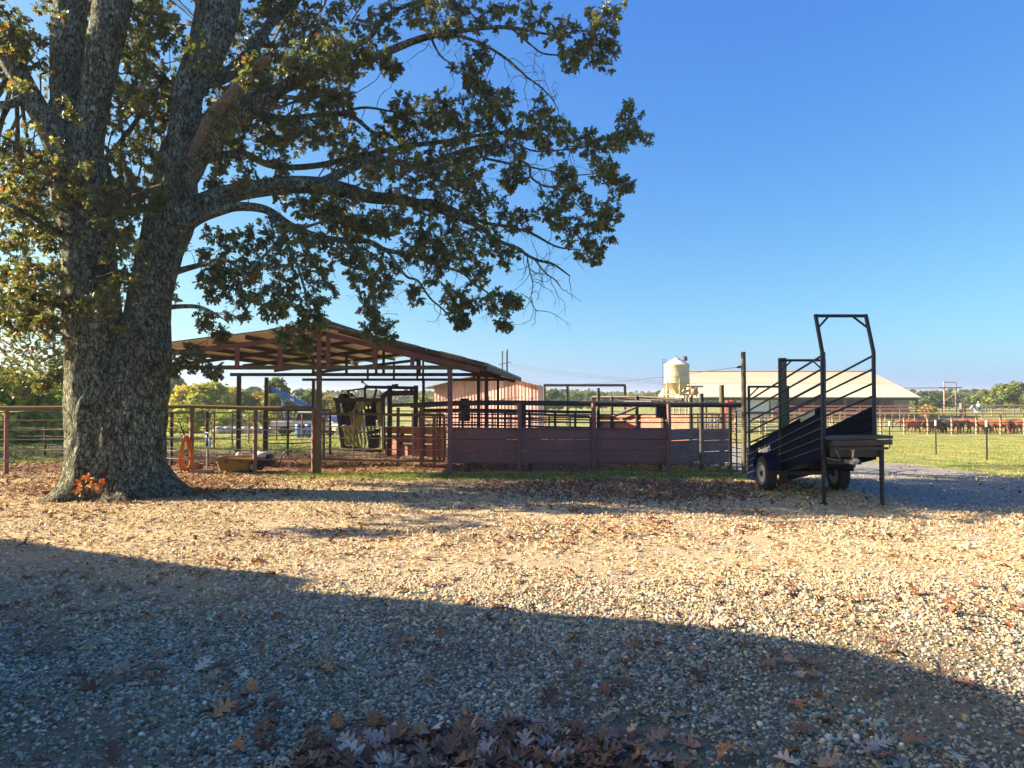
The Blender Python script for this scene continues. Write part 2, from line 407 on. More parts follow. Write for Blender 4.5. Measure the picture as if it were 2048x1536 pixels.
def stones(name, n, y0, y1, s0, s1, tv, tf, pw, smooth, bluish=.5):
    x, y = in_view(n, y0, y1, pw)
    g, d, l = zones(x, y)
    patch = wob(x*1.4, y*1.9, .9)+.5*wob(x*4, y*5)
    keep = (rng.random(n) < np.where(y < 7.2, np.clip(.50+.8*patch+.2*(y < 6.6), .24, 1), .20+.34*patch)+.3*d) & (g < .4)
    x = x[keep]; y = y[keep]; d = d[keep]; n = len(x)
    s = rng.uniform(s0, s1, (n, 1))*rng.lognormal(0, .28, (n, 1))*np.stack([rng.uniform(.8, 1.35, n), rng.uniform(.7, 1.1, n), rng.uniform(.4, .75, n)], 1)
    T = np.stack([x, y, zg(x, y)+s[:, 2]*rng.uniform(.05, .5, n)], 1)
    c = palette([(.38, .345, .255), (.25, .235, .18), (.50, .42, .28), (.72, .66, .53), (.11, .10, .08), (.40, .28, .16)], [5, 4, 3, .7, 2.5, 1], n, .22)
    warm = sstep(5.5, 8, y)[:, None]*(1-d[:, None]); c = c*(1-warm)+warm*palette([(.56, .43, .25), (.44, .34, .22), (.62, .54, .40), (.30, .22, .13)], [4, 3, 1, 2], n, .2)
    return tag(scatter(name, tv, tf, yaw_mats(n, s, .4), T, c, M_stone, smooth), kind='stuff')
stones('gravel', 125000, 2.9, 7.6, .0068, .0145, _ic, _if, 1, True)
stones('gravel', 130000, 7.0, 17., .0065, .013, _oc, _of, 1, False)

# oak leaf: lobed, creased along the midrib
LEAF_V = [(0, 0, 0), (0, .3, 0), (0, .55, 0), (0, .78, 0), (0, 1.02, 0)]
LEAF_F = []
def _leaf():
    for sgn in (1, -1):
        b = len(LEAF_V)
        for (x, y, z) in [(.05, .07, .01), (.24, .26, .07), (.25, .33, .08), (.06, .31, .02), (.36, .52, .12), (.34, .60, .12), (.07, .56, .02), (.27, .80, .09), (.22, .87, .08), (.05, .79, .02), (.09, .93, .03)]:
            LEAF_V.append((x*sgn, y, z))
        for f in [(0, b, b+1, b+2, b+3, 1), (1, b+3, b+4, b+5, b+6, 2), (2, b+6, b+7, b+8, b+9, 3), (3, b+9, b+10, 4)]:
            LEAF_F.append(f if sgn > 0 else f[::-1])
_leaf()
def bent(tv, k):
    v = np.array(tv, float); v[:, 2] += -k*(v[:, 1]-.4)**2; return v
LEAF2_V = [(0, 0, 0), (0, .3, 0), (0, .56, 0), (0, 1, -.06)]
LEAF2_F = []
for sgn in (1, -1):
    b = len(LEAF2_V)
    LEAF2_V += [(.27*sgn, .27, .05), (.06*sgn, .36, .01), (.37*sgn, .55, .08), (.07*sgn, .6, .01), (.26*sgn, .83, .02)]
    for f in [(0, b, b+1, 1), (1, b+1, b+2, b+3, 2), (2, b+3, b+4, 3)]: LEAF2_F.append(f if sgn > 0 else f[::-1])
M_litter = vcol('dry_leaf', .75, .12, .25)
LIT_COL = [(.24, .115, .06), (.17, .075, .045), (.33, .20, .115), (.12, .055, .038), (.40, .27, .16), (.30, .085, .04)]
def litter(name, n, y0, y1, s0, s1, pal, pw, dens, tilt=.5, tv=LEAF2_V, tf=LEAF2_F, lift=.012):
    x, y = in_view(n, y0, y1, pw)
    keep = rng.random(n) < dens(x, y); x = x[keep]; y = y[keep]; n = len(x)
    s = rng.uniform(s0, s1, (n, 1))*np.ones((1, 3)); s[:, 2] *= rng.uniform(.3, 2.2, n)
    T = np.stack([x, y, zg(x, y)+lift*rng.uniform(.3, 1.8, n)], 1)
    return tag(scatter(name, bent(tv, .25), tf, yaw_mats(n, s, tilt), T, palette(*pal, n, .3), M_litter), kind='stuff')
trunk_clear = lambda x, y: (((x+7.9)/1.15)**2+((y-13.7)/1.0)**2 > 1)
def d_dense(x, y):
    g, d, l = zones(x, y); return (np.clip(l*1.25-.12, 0, 1)*(y > 9)+.02)*trunk_clear(x, y)
litter('leaf_litter', 52000, 9.0, 31, .07, .13, (LIT_COL, [5, 5, 3, 4, 1.5, 1]), 2, d_dense)
def d_thin(x, y):
    g, d, l = zones(x, y); p = wob(x*.7, y*2.6)+.6*wob(x*1.7+3, y*6.3)
    return (.03+.10*(p > .35)+.55*(p > .8))*(1-.8*d)*(1-.8*g)*trunk_clear(x, y)
litter('leaf_litter', 20000, 5.2, 18, .08, .15, (LIT_COL, [5, 3, 4, 2, 2, 2.5]), 1, d_thin)
# dry clippings and chips that make the sunlit yard look like straw
def d_chip(x, y):
    g, d, l = zones(x, y); p = wob(x*.8+2, y*1.9)+.5*wob(x*2.3, y*4.1+2); return np.clip(.6+.6*p, .08, 1)*(1-.9*d)*(1-.5*l)*(1-.7*g)*trunk_clear(x, y)
CHIP_V = [(-.16, 0, 0), (.14, 0, 0), (.26, .5, .16), (-.2, .55, .05), (.05, 1, -.06)]
litter('dry_clippings', 140000, 5.6, 17.5, .026, .07, ([(.54, .42, .25), (.68, .56, .37), (.40, .27, .15), (.26, .15, .09)], [4, 5, 2, .8]), 1, d_chip, .5, CHIP_V, [(0, 1, 2, 3), (3, 2, 4)], .008)
litter('dry_clippings', 9000, 3.0, 6.6, .025, .06, ([(.40, .30, .18), (.30, .22, .13), (.20, .12, .07)], [3, 3, 2]), 1, lambda x, y: .3+.5*(wob(x*1.3, y*2) > .1), .4, CHIP_V, [(0, 1, 2, 3), (3, 2, 4)], .006)

M_grass = vcol('grass_blade', .7, .25, .25)
BL_V = [(-.055, 0, 0), (.055, 0, 0), (.04, .55, .06), (-.04, .55, .06), (0, 1, .25)]
BL_F = [(0, 1, 2, 3), (3, 2, 4)]
def grass(name, x, y, s0, s1, pal, wide=1.):
    n = len(x); d = randunit(n)*.55; d[:, 2] = 1
    s = rng.uniform(s0, s1, (n, 1))*np.array([[wide, 1, 1]])
    T = np.stack([x, y, zg(x, y)-.004], 1)
    return tag(scatter(name, BL_V, BL_F, basis(d, randunit(n), s), T, palette(*pal, n, .3), M_grass), kind='stuff')
GC = [(.10, .20, .03), (.17, .26, .05), (.30, .30, .09), (.42, .34, .14)]
x = rng.uniform(-6.5, 7, 80000); y = rng.uniform(15.2, 19.5, 80000); g, d, l = zones(x, y)
k = (rng.random(len(x)) < g*1.05) & trunk_clear(x, y); grass('grass', x[k], y[k], .03, .085, (GC, [4, 3, 1.5, 1]))
x, y = in_view(52000, 12.5, 46, 1, 1.08, -.38, .80); g, d, l = zones(x, y)
k = rng.random(len(x)) < (g-.3)*1.3; grass('grass', x[k], y[k], .025, .075, ([(.12, .19, .04), (.22, .27, .07), (.34, .32, .10), (.44, .37, .15)], [3, 4, 3, 2]), 1.7)
x, y = in_view(22000, 20, 48, 1, 1.05, .8, -.1); g, d, l = zones(x, y)
k = rng.random(len(x)) < (g-.3)*1.2; grass('grass', x[k], y[k], .06, .16, ([(.12, .20, .04), (.22, .28, .06), (.32, .32, .10)], [3, 4, 2]), 1.8)
x = rng.uniform(4, 8, 9000); y = rng.uniform(12.6, 17.4, 9000); g, d, l = zones(x, y)
k = rng.random(len(x)) < g*.8; grass('grass', x[k], y[k], .02, .06, (GC, [4, 3, 2, 2]))

# ------------------------------------------------------------------ big fallen leaves, one by one
def leaf_mesh(k, fold, c1, c2):
    v = bent(LEAF_V, k); v[:, 2] = v[:, 2]*fold+.03*np.sin(v[:, 1]*9+k*7)*np.abs(v[:, 0])*4
    me = bpy.data.meshes.new('fallen_leaf'); me.from_pydata(v.tolist(), [], LEAF_F)
    me.polygons.foreach_set('use_smooth', [True]*len(me.polygons))
    m, nt, b = newmat('dead_leaf')
    tc = nt.nodes.new('ShaderNodeTexCoord').outputs['Object']
    oi = N(nt, 'ShaderNodeObjectInfo')
    c = mixc(nt, ramp(nt, noise(nt, tc, 5, 5), [(.35, 0), (.7, 1)]), c1, c2)
    c = mixc(nt, 1., c, ramp(nt, oi.outputs['Random'], [(0, .6), (1, 1.45)]), 'MULTIPLY')
    nt.links.new(c, b.inputs['Base Color']); b.inputs['Roughness'].default_value = .62; b.inputs['Specular IOR Level'].default_value = .3
    bump(nt, b, noise(nt, tc, 22, 3), .4, .02)
    me.materials.append(m); return me
LM = [leaf_mesh(k, f, a, b) for (k, f, a, b) in [
    (.22, 1.1, (.30, .17, .10), (.48, .29, .18)), (-.25, 1.4, (.30, .20, .145), (.46, .33, .25)), (.3, 1.7, (.34, .14, .05), (.50, .23, .09)),
    (.1, .7, (.60, .48, .36), (.44, .32, .22)), (-.35, 1.8, (.19, .085, .05), (.30, .15, .09)), (.28, 1.3, (.50, .37, .27), (.36, .24, .17))]]
LEAF_WORD = ['brown', 'grey-brown curled-up', 'orange-brown', 'pale tan', 'dark brown folded', 'buff']
def put_leaf(x, y, s, up, tilt, label, group, kind=None):
    i = random.randrange(len(LM)) if kind is None else kind
    o = bpy.data.objects.new('fallen_leaf', LM[i]); COL.objects.link(o)
    o.location = Gp(x, y, up); o.rotation_euler = (random.gauss(0, tilt), random.gauss(0, tilt), random.uniform(0, 2*PI))
    o.scale = (s*random.uniform(.85, 1.2), s, s)
    tag(o, f'{LEAF_WORD[i]} fallen oak leaf {label}', 'leaf', group)
random.seed(21)
n = 0
while n < 215:   # the heap at the bottom edge of the yard
    x = random.gauss(-.2, .52); y = 3.42+abs(random.gauss(0, .30))
    if abs(x) > 1.3 or y > 4.25-.25*abs(x+.2): continue
    depth = max(0, 1-abs(x+.2)/1.2)*max(0, 1-(y-3.3)/.6)
    put_leaf(x, y, random.uniform(.11, .17), .015+random.random()*.06*depth, .30, 'in the thick leaf heap on the shaded gravel', 'leaves heaped on the gravel'); n += 1
n = 0
while n < 85:
    y = 3.4+3.2*random.random()**1.3; x = random.uniform(-.72, .72)*y
    if wob(np.array(x*1.1+1), np.array(y*1.7)) < -.1 and random.random() < .75: continue
    for q in range(random.choice([1, 1, 1, 2, 3])):
        put_leaf(x+random.gauss(0, .09), y+random.gauss(0, .07), random.uniform(.10, .16), .022+.012*q, .3, 'scattered thinly over the shaded gravel', 'leaves scattered on the gravel'); n += 1

# the same leaves where nobody would count them: under the heap, and drifting thinly further off
nl = 620; x = rng.normal(-.2, .50, nl); y = 3.42+np.abs(rng.normal(0, .27, nl)); k = (np.abs(x+.2) < 1.15) & (y < 4.2-.2*np.abs(x+.2)); x = x[k]; y = y[k]
n2 = 420; xs, ys_ = in_view(n2, 3.5, 9.5, 2); pw = wob(xs*.9, ys_*2.1)+.6*wob(xs*2.6+1, ys_*4.5); k = pw > .12; xs = xs[k]; ys_ = ys_[k]
xa_ = np.concatenate([x, xs]); ya_ = np.concatenate([y, ys_]); nn = len(xa_)
s_ = rng.uniform(.10, .165, (nn, 1))*np.ones((1, 3)); s_[:, 2] *= rng.uniform(.5, 1.8, nn)
up_ = np.concatenate([rng.uniform(.008, .045, len(x)), rng.uniform(.014, .03, len(xs))])
tag(scatter('fallen_leaves', bent(LEAF_V, .22), LEAF_F, yaw_mats(nn, s_, .26), np.stack([xa_, ya_, zg(xa_, ya_)+up_], 1),
            palette([(.30, .17, .10), (.20, .10, .06), (.36, .16, .06), (.42, .31, .23), (.14, .07, .045)], [4, 4, 2, 2, 3], nn, .25), M_litter, True), kind='stuff')
# ------------------------------------------------------------------ the big oak
M_bark, nt, b = newmat('oak_bark')
v = pos(nt, (1, 1, .30))
nzc = N(nt, 'ShaderNodeTexNoise', i_Scale=4., i_Detail=5., i_Roughness=.65); nt.links.new(v, nzc.inputs['Vector'])
sc_ = N(nt, 'ShaderNodeVectorMath', operation='SCALE'); sc_.inputs['Scale'].default_value = .34; nt.links.new(nzc.outputs['Color'], sc_.inputs[0])
wv = N(nt, 'ShaderNodeVectorMath', operation='ADD'); nt.links.new(v, wv.inputs[0]); nt.links.new(sc_.outputs[0], wv.inputs[1])
ridge = N(nt, 'ShaderNodeTexVoronoi', feature='DISTANCE_TO_EDGE', i_Scale=15.); nt.links.new(wv.outputs[0], ridge.inputs['Vector'])
crk = ramp(nt, ridge.outputs['Distance'], [(0.0, 0), (.13, 1)])
fine = noise(nt, v, 26, 8, .75); big_ = noise(nt, pos(nt), 1.3, 5, .65)
c = mixc(nt, ramp(nt, fine, [(.32, 0), (.68, 1)]), (.13, .104, .078), (.33, .265, .195))
c = mixc(nt, math_(nt, 'MULTIPLY', ramp(nt, big_, [(.33, .75), (.44, 0)]), 1.), c, (.022, .018, .014))
lich = math_(nt, 'MULTIPLY', ramp(nt, big_, [(.32, 0), (.48, 1)]), ramp(nt, noise(nt, pos(nt), 10, 7, .75), [(.44, 0), (.52, 1)]))
c = mixc(nt, lich, c, mixc(nt, ramp(nt, fine, [(.35, 0), (.65, 1)]), (.27, .36, .24), (.48, .56, .42)))
lw = math_(nt, 'MULTIPLY', ramp(nt, noise(nt, pos(nt), 2.3, 3), [(.5, 0), (.6, 1)]), ramp(nt, noise(nt, pos(nt), 17, 4, .7), [(.56, 0), (.6, 1)]))
c = mixc(nt, lw, c, (.50, .50, .44))
mo = math_(nt, 'MULTIPLY', ramp(nt, noise(nt, pos(nt), 1.0, 4), [(.54, 0), (.66, 1)]), ramp(nt, fine, [(.38, 0), (.55, 1)]))
c = mixc(nt, mo, c, (.055, .06, .014))
c = mixc(nt, crk, (.034, .027, .02), c)
nt.links.new(c, b.inputs['Base Color']); b.inputs['Roughness'].default_value = .92; b.inputs['Specular IOR Level'].default_value = .12
bump(nt, b, math_(nt, 'ADD', math_(nt, 'MULTIPLY', crk, 1.6), math_(nt, 'ADD', fine, lich)), 1.0, .07)
M_dead = paint('bare_deadwood', (.20, .105, .055), (.06, .036, .024), 4.5, .9, 0, (.17, .16, .125), .54, 1., (6, 6, 2), 3)

OX, OY = Xat(236, 13.7), 13.7
oak = thing('oak_tree', 'huge forked oak with lichen-covered trunk standing beside the pipe fence', 'tree', (OX, OY, 0))
def smooth_path(P, k=5):
    """Catmull-Rom through rows of (x, y, z, r)"""
    P = np.asarray(P, float); out = []
    Q = np.vstack([2*P[0]-P[1], P, 2*P[-1]-P[-2]])
    for i in range(1, len(Q)-2):
        for t in np.linspace(0, 1, k, endpoint=False):
            a, b_, c_, d_ = Q[i-1], Q[i], Q[i+1], Q[i+2]
            out.append(.5*((2*b_)+(-a+c_)*t+(2*a-5*b_+4*c_-d_)*t*t+(-a+3*b_-3*c_+d_)*t**3))
    out.append(P[-1]); out = np.array(out); out[:, 3] = np.maximum(out[:, 3], .003); return out
def px_path(pts):
    """pts: (px, py, D, width in px)"""
    r = []
    for (px, py, D, w) in pts:
        p = W(px, py, D); r.append((p.x, p.y, p.z, .5*w/F*D))
    return r
SAMP = []       # points twigs can grow from: x y z r
def barkrnd(amp, q=3.1):
    def f(p, a, i):
        return 1+amp*(math.sin(7*a+p.z*q)+.8*math.sin(13*a-p.z*5.3+1)+.8*math.sin(p.z*9+4*a)+.6*math.sin(21*a+p.z*2.2))
    return f
DSH = 0.
def limb(mb, pts, n=10, k=6, amp=.03, samp=True):
    if DSH: pts = [(a_, b_, c_+DSH*min(max((a_-440)/260, 0), 1), d_) for (a_, b_, c_, d_) in pts]
    s = smooth_path(px_path(pts), k)
    j = np.zeros_like(s[:, :3])
    mb.tube([Vector(q[:3]) for q in s], list(s[:, 3]), n, True, barkrnd(amp))
    if samp: SAMP.extend([tuple(q) for q in s])
    return s
tr = MB()
# bole with root flare
bole = [(236, 1004, 13.7, 195), (236, 985, 13.7, 190), (235, 960, 13.7, 178), (233, 925, 13.7, 172), (234, 880, 13.7, 174), (235, 830, 13.7, 178), (238, 780, 13.7, 180), (239, 740, 13.7, 158), (239, 700, 13.72, 118), (238, 660, 13.75, 60), (237, 640, 13.75, 20)]
s = smooth_path(px_path(bole), 7)
lob = [(PI*.95, 1.0), (PI*1.3, .9), (PI*1.72, .55), (0.02, 1.05), (PI*.35, .8), (PI*.62, .8)]
def bole_r(p, a, i):
    # angle in the world (tube axes: nrm ~ +y, bi ~ x)
    z = max(p.z, 0); fl = math.exp(-z/.26)
    q = 0
    for (c0, w0) in lob:
        d = (a+PI/2-c0+PI) % (2*PI)-PI; q += w0*math.exp(-(d/.30)**2)
    th = a+PI/2; up_ = max(0, min((z-.7)/1.9, 1)); fy = math.sin(th)
    fl_ = 1-.36*up_*fy*fy; gr_ = -.10*up_*math.exp(-(((th-PI*1.5+.05+PI) % (2*PI)-PI)/.2)**2)
    return fl_+gr_+fl*(.10+.62*q)*.75+.05*q*math.exp(-z/1.2)+.018*(math.sin(9*a+p.z*2)+math.sin(17*a-p.z*4)+math.sin(p.z*8+5*a)+math.sin(31*a+p.z*3)*.7)-.05*math.exp(-((a-PI*1.0)/.25)**2)
tr.tube([Vector(q[:3]) for q in s], list(s[:, 3]), 96, True, bole_r)
LS = [(212, 900, 13.66, 128), (203, 830, 13.64, 128), (197, 770, 13.62, 116), (192, 700, 13.6, 110), (187, 650, 13.6, 106), (184, 600, 13.6, 103), (176, 500, 13.6, 97), (165, 400, 13.6, 106), (158, 330, 13.6, 112)]
limb(tr, LS, 48, 9, .018, False)
RS = [(258, 900, 13.72, 118), (270, 830, 13.72, 116), (281, 760, 13.74, 108), (289, 690, 13.8, 96), (294, 640, 13.9, 86), (303, 580, 13.95, 80), (318, 510, 14.0, 82), (336, 455, 14, 90), (350, 400, 14, 84), (352, 350, 14, 78), (360, 290, 14, 66)]
limb(tr, RS, 44, 9, .02, False)
o = tr.build('trunk', M_bark, oak)
L = {}
def limbs(key, specs, m=None, name='limb', n=12, amp=.03, samp=True):
    if key in ('low', 'left'):
        for sp in specs:
            mb = MB(); limb(mb, sp, n, 6, amp, samp); mb.build(name, m or M_bark, oak)
        return
    mb = MB()
    for sp in specs: limb(mb, sp, n, 6, amp, samp)
    o = mb.build(name, m or M_bark, oak); return o
limbs('ls', [[(160, 350, 13.6, 70), (185, 230, 13.5, 56), (207, 103, 13.3, 62), (226, 0, 13.2, 68), (246, -120, 13.1, 56), (270, -260, 12.9, 40), (300, -420, 12.8, 16)],
             [(226, 0, 13.2, 40), (190, -160, 13.6, 36), (160, -330, 14, 24), (150, -480, 14.4, 8)]], n=28)
limbs('ls2', [[(152, 360, 13.6, 64), (135, 250, 13.7, 56), (133, 130, 13.9, 58), (142, 0, 14.1, 60), (150, -150, 14.5, 50), (120, -330, 15, 30), (100, -480, 15.4, 8)]], n=24)
limbs('ls3', [[(140, 370, 13.5, 50), (108, 280, 13.3, 44), (60, 190, 13.1, 40), (15, 113, 12.9, 40), (-50, 40, 12.8, 34), (-150, -40, 12.8, 26), (-260, -90, 13, 10)],
              [(60, 190, 13.1, 20), (10, 210, 12.7, 16), (-60, 200, 12.4, 9)]], n=22)
limbs('rs', [[(356, 320, 14, 66), (372, 240, 14, 56), (380, 171, 14.1, 57), (412, 103, 14.2, 70), (432, 40, 14.3, 80), (436, 0, 14.4, 82), (444, -140, 14.7, 64), (420, -300, 15, 44), (440, -460, 15.4, 12)],
             [(440, -60, 14.5, 44), (500, -200, 14.2, 34), (560, -330, 14, 20), (640, -400, 13.8, 7)]], n=26)
limbs('l8', [[(385, 185, 14.1, 30), (403, 167, 14.2, 28), (444, 154, 14.5, 27), (478, 130, 14.8, 25), (513, 89, 15.1, 22), (540, 48, 15.4, 20), (581, 7, 15.7, 17), (660, -80, 16.2, 12), (760, -150, 16.8, 5)],
             [(513, 89, 15.1, 10), (560, 90, 15.4, 8), (610, 60, 15.8, 6), (660, 40, 16, 3)]], n=14)
limbs('l7', [[(380, 240, 14.1, 20), (407, 236, 14.4, 18), (454, 219, 14.8, 16), (485, 202, 15.1, 15), (506, 188, 15.4, 14), (540, 190, 15.8, 11), (600, 196, 16.3, 8), (660, 190, 16.7, 4)]])
limbs('dead', [[(385, 318, 13.85, 26), (400, 285, 13.7, 27), (427, 232, 13.5, 26), (468, 185, 13.3, 23), (496, 158, 13.15, 21), (512, 134, 13.1, 22), (526, 124, 13.05, 20), (543, 116, 13, 9)],
               [(500, 155, 13.15, 14), (506, 132, 13.2, 12), (508, 122, 13.2, 5)]], M_dead, 'dead_limb', 12, .09, False)
DSH = 1.3
limbs('l4', [[(375, 345, 14, 50), (398, 312, 13.9, 42), (437, 263, 13.7, 36), (478, 232, 13.5, 31), (533, 201, 13.3, 28), (567, 174, 13.2, 27), (610, 160, 13.1, 23), (654, 141, 13, 20), (719, 126, 12.9, 18), (781, 101, 12.8, 16), (831, 81, 12.8, 14), (875, 69, 12.7, 12), (925, 61, 12.7, 9), (997, 54, 12.6, 8), (1055, 60, 12.6, 6), (1106, 69, 12.6, 4), (1170, 60, 12.6, 2)],
             [(875, 69, 12.7, 8), (918, 72, 12.6, 7), (968, 90, 12.5, 6), (1015, 119, 12.5, 5), (1055, 155, 12.4, 4), (1080, 173, 12.4, 3.5), (1102, 195, 12.4, 2.5), (1117, 220, 12.4, 1.6)],
             [(640, 148, 13, 14), (701, 98, 13.2, 12), (734, 79, 13.3, 11), (752, 58, 13.4, 10), (775, 30, 13.5, 9), (830, 5, 13.7, 7), (900, -10, 13.9, 4)],
             [(1025, 58, 12.6, 5), (1062, 90, 12.8, 4), (1091, 108, 12.9, 3.5), (1150, 108, 13, 2.5), (1190, 90, 13, 2)],
             [(620, 155, 13.1, 10), (640, 190, 13.4, 7), (680, 215, 13.6, 4)],
             [(860, 72, 12.7, 6), (880, 110, 12.4, 4), (905, 128, 12.3, 3), (945, 150, 12.2, 2)]], n=14)
DSH = 0.
limbs('l5', [[(478, 236, 13.5, 14), (526, 229, 13.9, 12), (564, 236, 14.2, 11), (615, 232, 14.5, 10), (672, 228, 14.8, 9.5), (708, 235, 15, 9), (745, 264, 15.2, 8), (770, 267, 15.3, 7), (802, 282, 15.5, 5), (860, 290, 15.8, 3)],
             [(672, 228, 14.8, 7), (730, 215, 15.1, 5), (800, 225, 15.4, 4), (880, 225, 15.7, 3)],
             [(610, 232, 14.5, 6), (640, 250, 14.4, 5), (658, 264, 14.3, 3)]])
limbs('l3', [[(372, 375, 14.1, 30), (393, 345, 14.3, 24), (410, 318, 14.5, 22), (444, 311, 14.7, 17), (489, 308, 15, 15), (533, 328, 15.3, 13), (580, 335, 15.5, 12), (640, 330, 15.8, 12), (683, 320, 16, 12), (762, 303, 16.2, 11), (838, 289, 16.4, 10), (896, 282, 16.5, 8), (961, 270, 16.6, 6), (1030, 262, 16.6, 4), (1090, 270, 16.6, 3)],
             [(1000, 265, 16.6, 4), (1060, 300, 16.4, 3.5), (1120, 300, 16.3, 3), (1180, 290, 16.3, 3), (1225, 270, 16.2, 2.4), (1250, 240, 16.2, 2)]])
limbs('l1', [[(345, 440, 14, 62), (380, 425, 13.95, 54), (420, 403, 13.9, 44), (460, 388, 13.9, 38), (500, 379, 13.9, 35), (580, 369, 14, 34), (650, 372, 14.1, 33), (700, 383, 14.2, 29), (740, 394, 14.2, 25), (800, 400, 14.3, 22), (839, 408, 14.3, 19), (894, 425, 14.4, 15), (962, 456, 14.5, 10), (993, 480, 14.5, 8), (1037, 497, 14.6, 7), (1054, 510, 14.6, 6), (1078, 521, 14.6, 5.5), (1106, 528, 14.6, 4.5), (1140, 552, 14.6, 3)],
             [(826, 405, 14.3, 14), (862, 404, 14.5, 12), (894, 413, 14.7, 10), (928, 429, 14.9, 8), (976, 447, 15, 7), (1010, 452, 15.1, 6), (1061, 466, 15.2, 5), (1112, 493, 15.3, 4), (1160, 500, 15.3, 2)],
             [(630, 372, 14.1, 22), (665, 355, 14.2, 19), (708, 334, 14.3, 17), (752, 318, 14.4, 14), (800, 326, 14.45, 12), (853, 327, 14.5, 11), (911, 307, 14.6, 10), (961, 293, 14.6, 8), (1015, 293, 14.7, 7), (1037, 318, 14.7, 6), (1059, 332, 14.7, 5), (1062, 354, 14.7, 4.5), (1088, 372, 14.7, 4), (1113, 376, 14.8, 3.5), (1142, 400, 14.8, 3), (1180, 430, 14.8, 2)],
             [(954, 296, 14.6, 6), (965, 314, 14.5, 5), (990, 321, 14.4, 5), (1033, 329, 14.3, 4), (1090, 340, 14.2, 3), (1150, 350, 14.2, 2.5), (1210, 345, 14.2, 2)],
             [(830, 330, 14.5, 8), (862, 350, 14.4, 6), (900, 372, 14.4, 5), (945, 395, 14.3, 3)],
             [(1070, 519, 14.6, 3.4), (1090, 545, 14.5, 2.8), (1110, 560, 14.5, 2.2), (1125, 580, 14.5, 1.4)],
             [(1054, 512, 14.6, 3), (1060, 545, 14.6, 2.4), (1066, 570, 14.6, 2), (1062, 600, 14.6, 1.6), (1075, 625, 14.6, 1)]], n=16)
DSH = 1.5
limbs('l2', [[(350, 465, 13.9, 34), (395, 436, 13.7, 26), (440, 420, 13.5, 22), (478, 413, 13.3, 19), (533, 420, 13.1, 17), (581, 451, 12.9, 16), (632, 472, 12.8, 14), (668, 478, 12.7, 12), (702, 481, 12.7, 12), (737, 483, 12.6, 11), (771, 500, 12.6, 10), (819, 509, 12.5, 9), (856, 523, 12.5, 7), (897, 536, 12.5, 6), (928, 548, 12.5, 5), (949, 569, 12.5, 4), (979, 589, 12.5, 3.4), (1003, 630, 12.5, 2)],
             [(771, 500, 12.6, 6), (784, 514, 12.6, 5.5), (812, 552, 12.5, 5), (836, 562, 12.5, 4.5), (860, 596, 12.4, 4), (884, 617, 12.4, 3.4), (905, 640, 12.4, 2)],
             [(702, 483, 12.7, 7), (730, 531, 12.5, 6), (747, 562, 12.5, 5), (750, 600, 12.5, 4), (745, 640, 12.5, 3), (760, 664, 12.5, 2)],
             [(533, 420, 13.1, 8), (560, 460, 12.6, 7), (590, 520, 12.2, 6), (610, 580, 12, 5), (622, 630, 12, 3)],
             [(581, 451, 12.9, 7), (540, 500, 12.4, 6), (500, 540, 12, 5), (470, 590, 11.8, 3)],
             [(600, 457, 12.9, 6), (660, 440, 12.5, 5), (720, 430, 12.2, 4), (770, 445, 12.1, 2)]], n=12)
DSH = 0.
limbs('low', [[(325, 620, 13.6, 14), (345, 614, 13.3, 10), (390, 613, 13, 8), (420, 622, 12.8, 6), (450, 640, 12.6, 3)],
              [(322, 690, 13.5, 9), (345, 700, 13.2, 6), (380, 712, 13, 4), (410, 720, 12.9, 2)],
              [(345, 545, 13.6, 14), (400, 530, 13, 10), (450, 520, 12.4, 7), (500, 560, 12, 4)]], n=10)
limbs('left', [[(150, 628, 13.6, 18), (137, 620, 13.4, 14), (103, 606, 13.1, 12), (68, 596, 12.9, 11), (17, 586, 12.7, 10), (-60, 575, 12.6, 8), (-140, 590, 12.5, 4)],
               [(160, 668, 13.5, 12), (140, 657, 13.3, 9), (120, 640, 13.1, 7), (102, 637, 13, 5), (50, 660, 12.8, 3)],
               [(135, 470, 13.4, 16), (90, 450, 12.9, 11), (40, 420, 12.4, 9), (-20, 400, 12, 6), (-90, 410, 11.8, 4)],
               [(125, 380, 13.4, 12), (90, 330, 12.6, 8), (50, 300, 12, 6), (0, 270, 11.6, 4), (-50, 250, 11.4, 3)],
               [(215, 420, 13.4, 12), (250, 400, 13, 9), (290, 380, 12.7, 6), (320, 370, 12.5, 4)],
               [(215, 320, 13.5, 14), (260, 260, 13.9, 10), (300, 200, 14.4, 7), (330, 150, 14.8, 4)]], n=10)
# shoots and dead twigs close to the two stems
tw = MB()
random.seed(5)
for (px, py) in [(150, 540), (170, 480), (130, 420), (320, 400), (230, 520), (180, 560), (150, 350), (330, 380), (310, 430), (260, 610), (190, 300), (120, 300)]:
    D = 12.75
    for q in range(3):
        p = [W(px, py, D+.35)]
        d = Vector((random.gauss(0, 1), random.gauss(-.4, .4), random.gauss(.2, .6))).normalized()
        for i in range(5):
            p.append(p[-1]+d*random.uniform(.1, .2)); d = (d+Vector((random.gauss(0, .45), random.gauss(0, .4), random.gauss(0, .45)))).normalized()
        tw.tube(p, [.009, .008, .007, .006, .005, .003], 4)
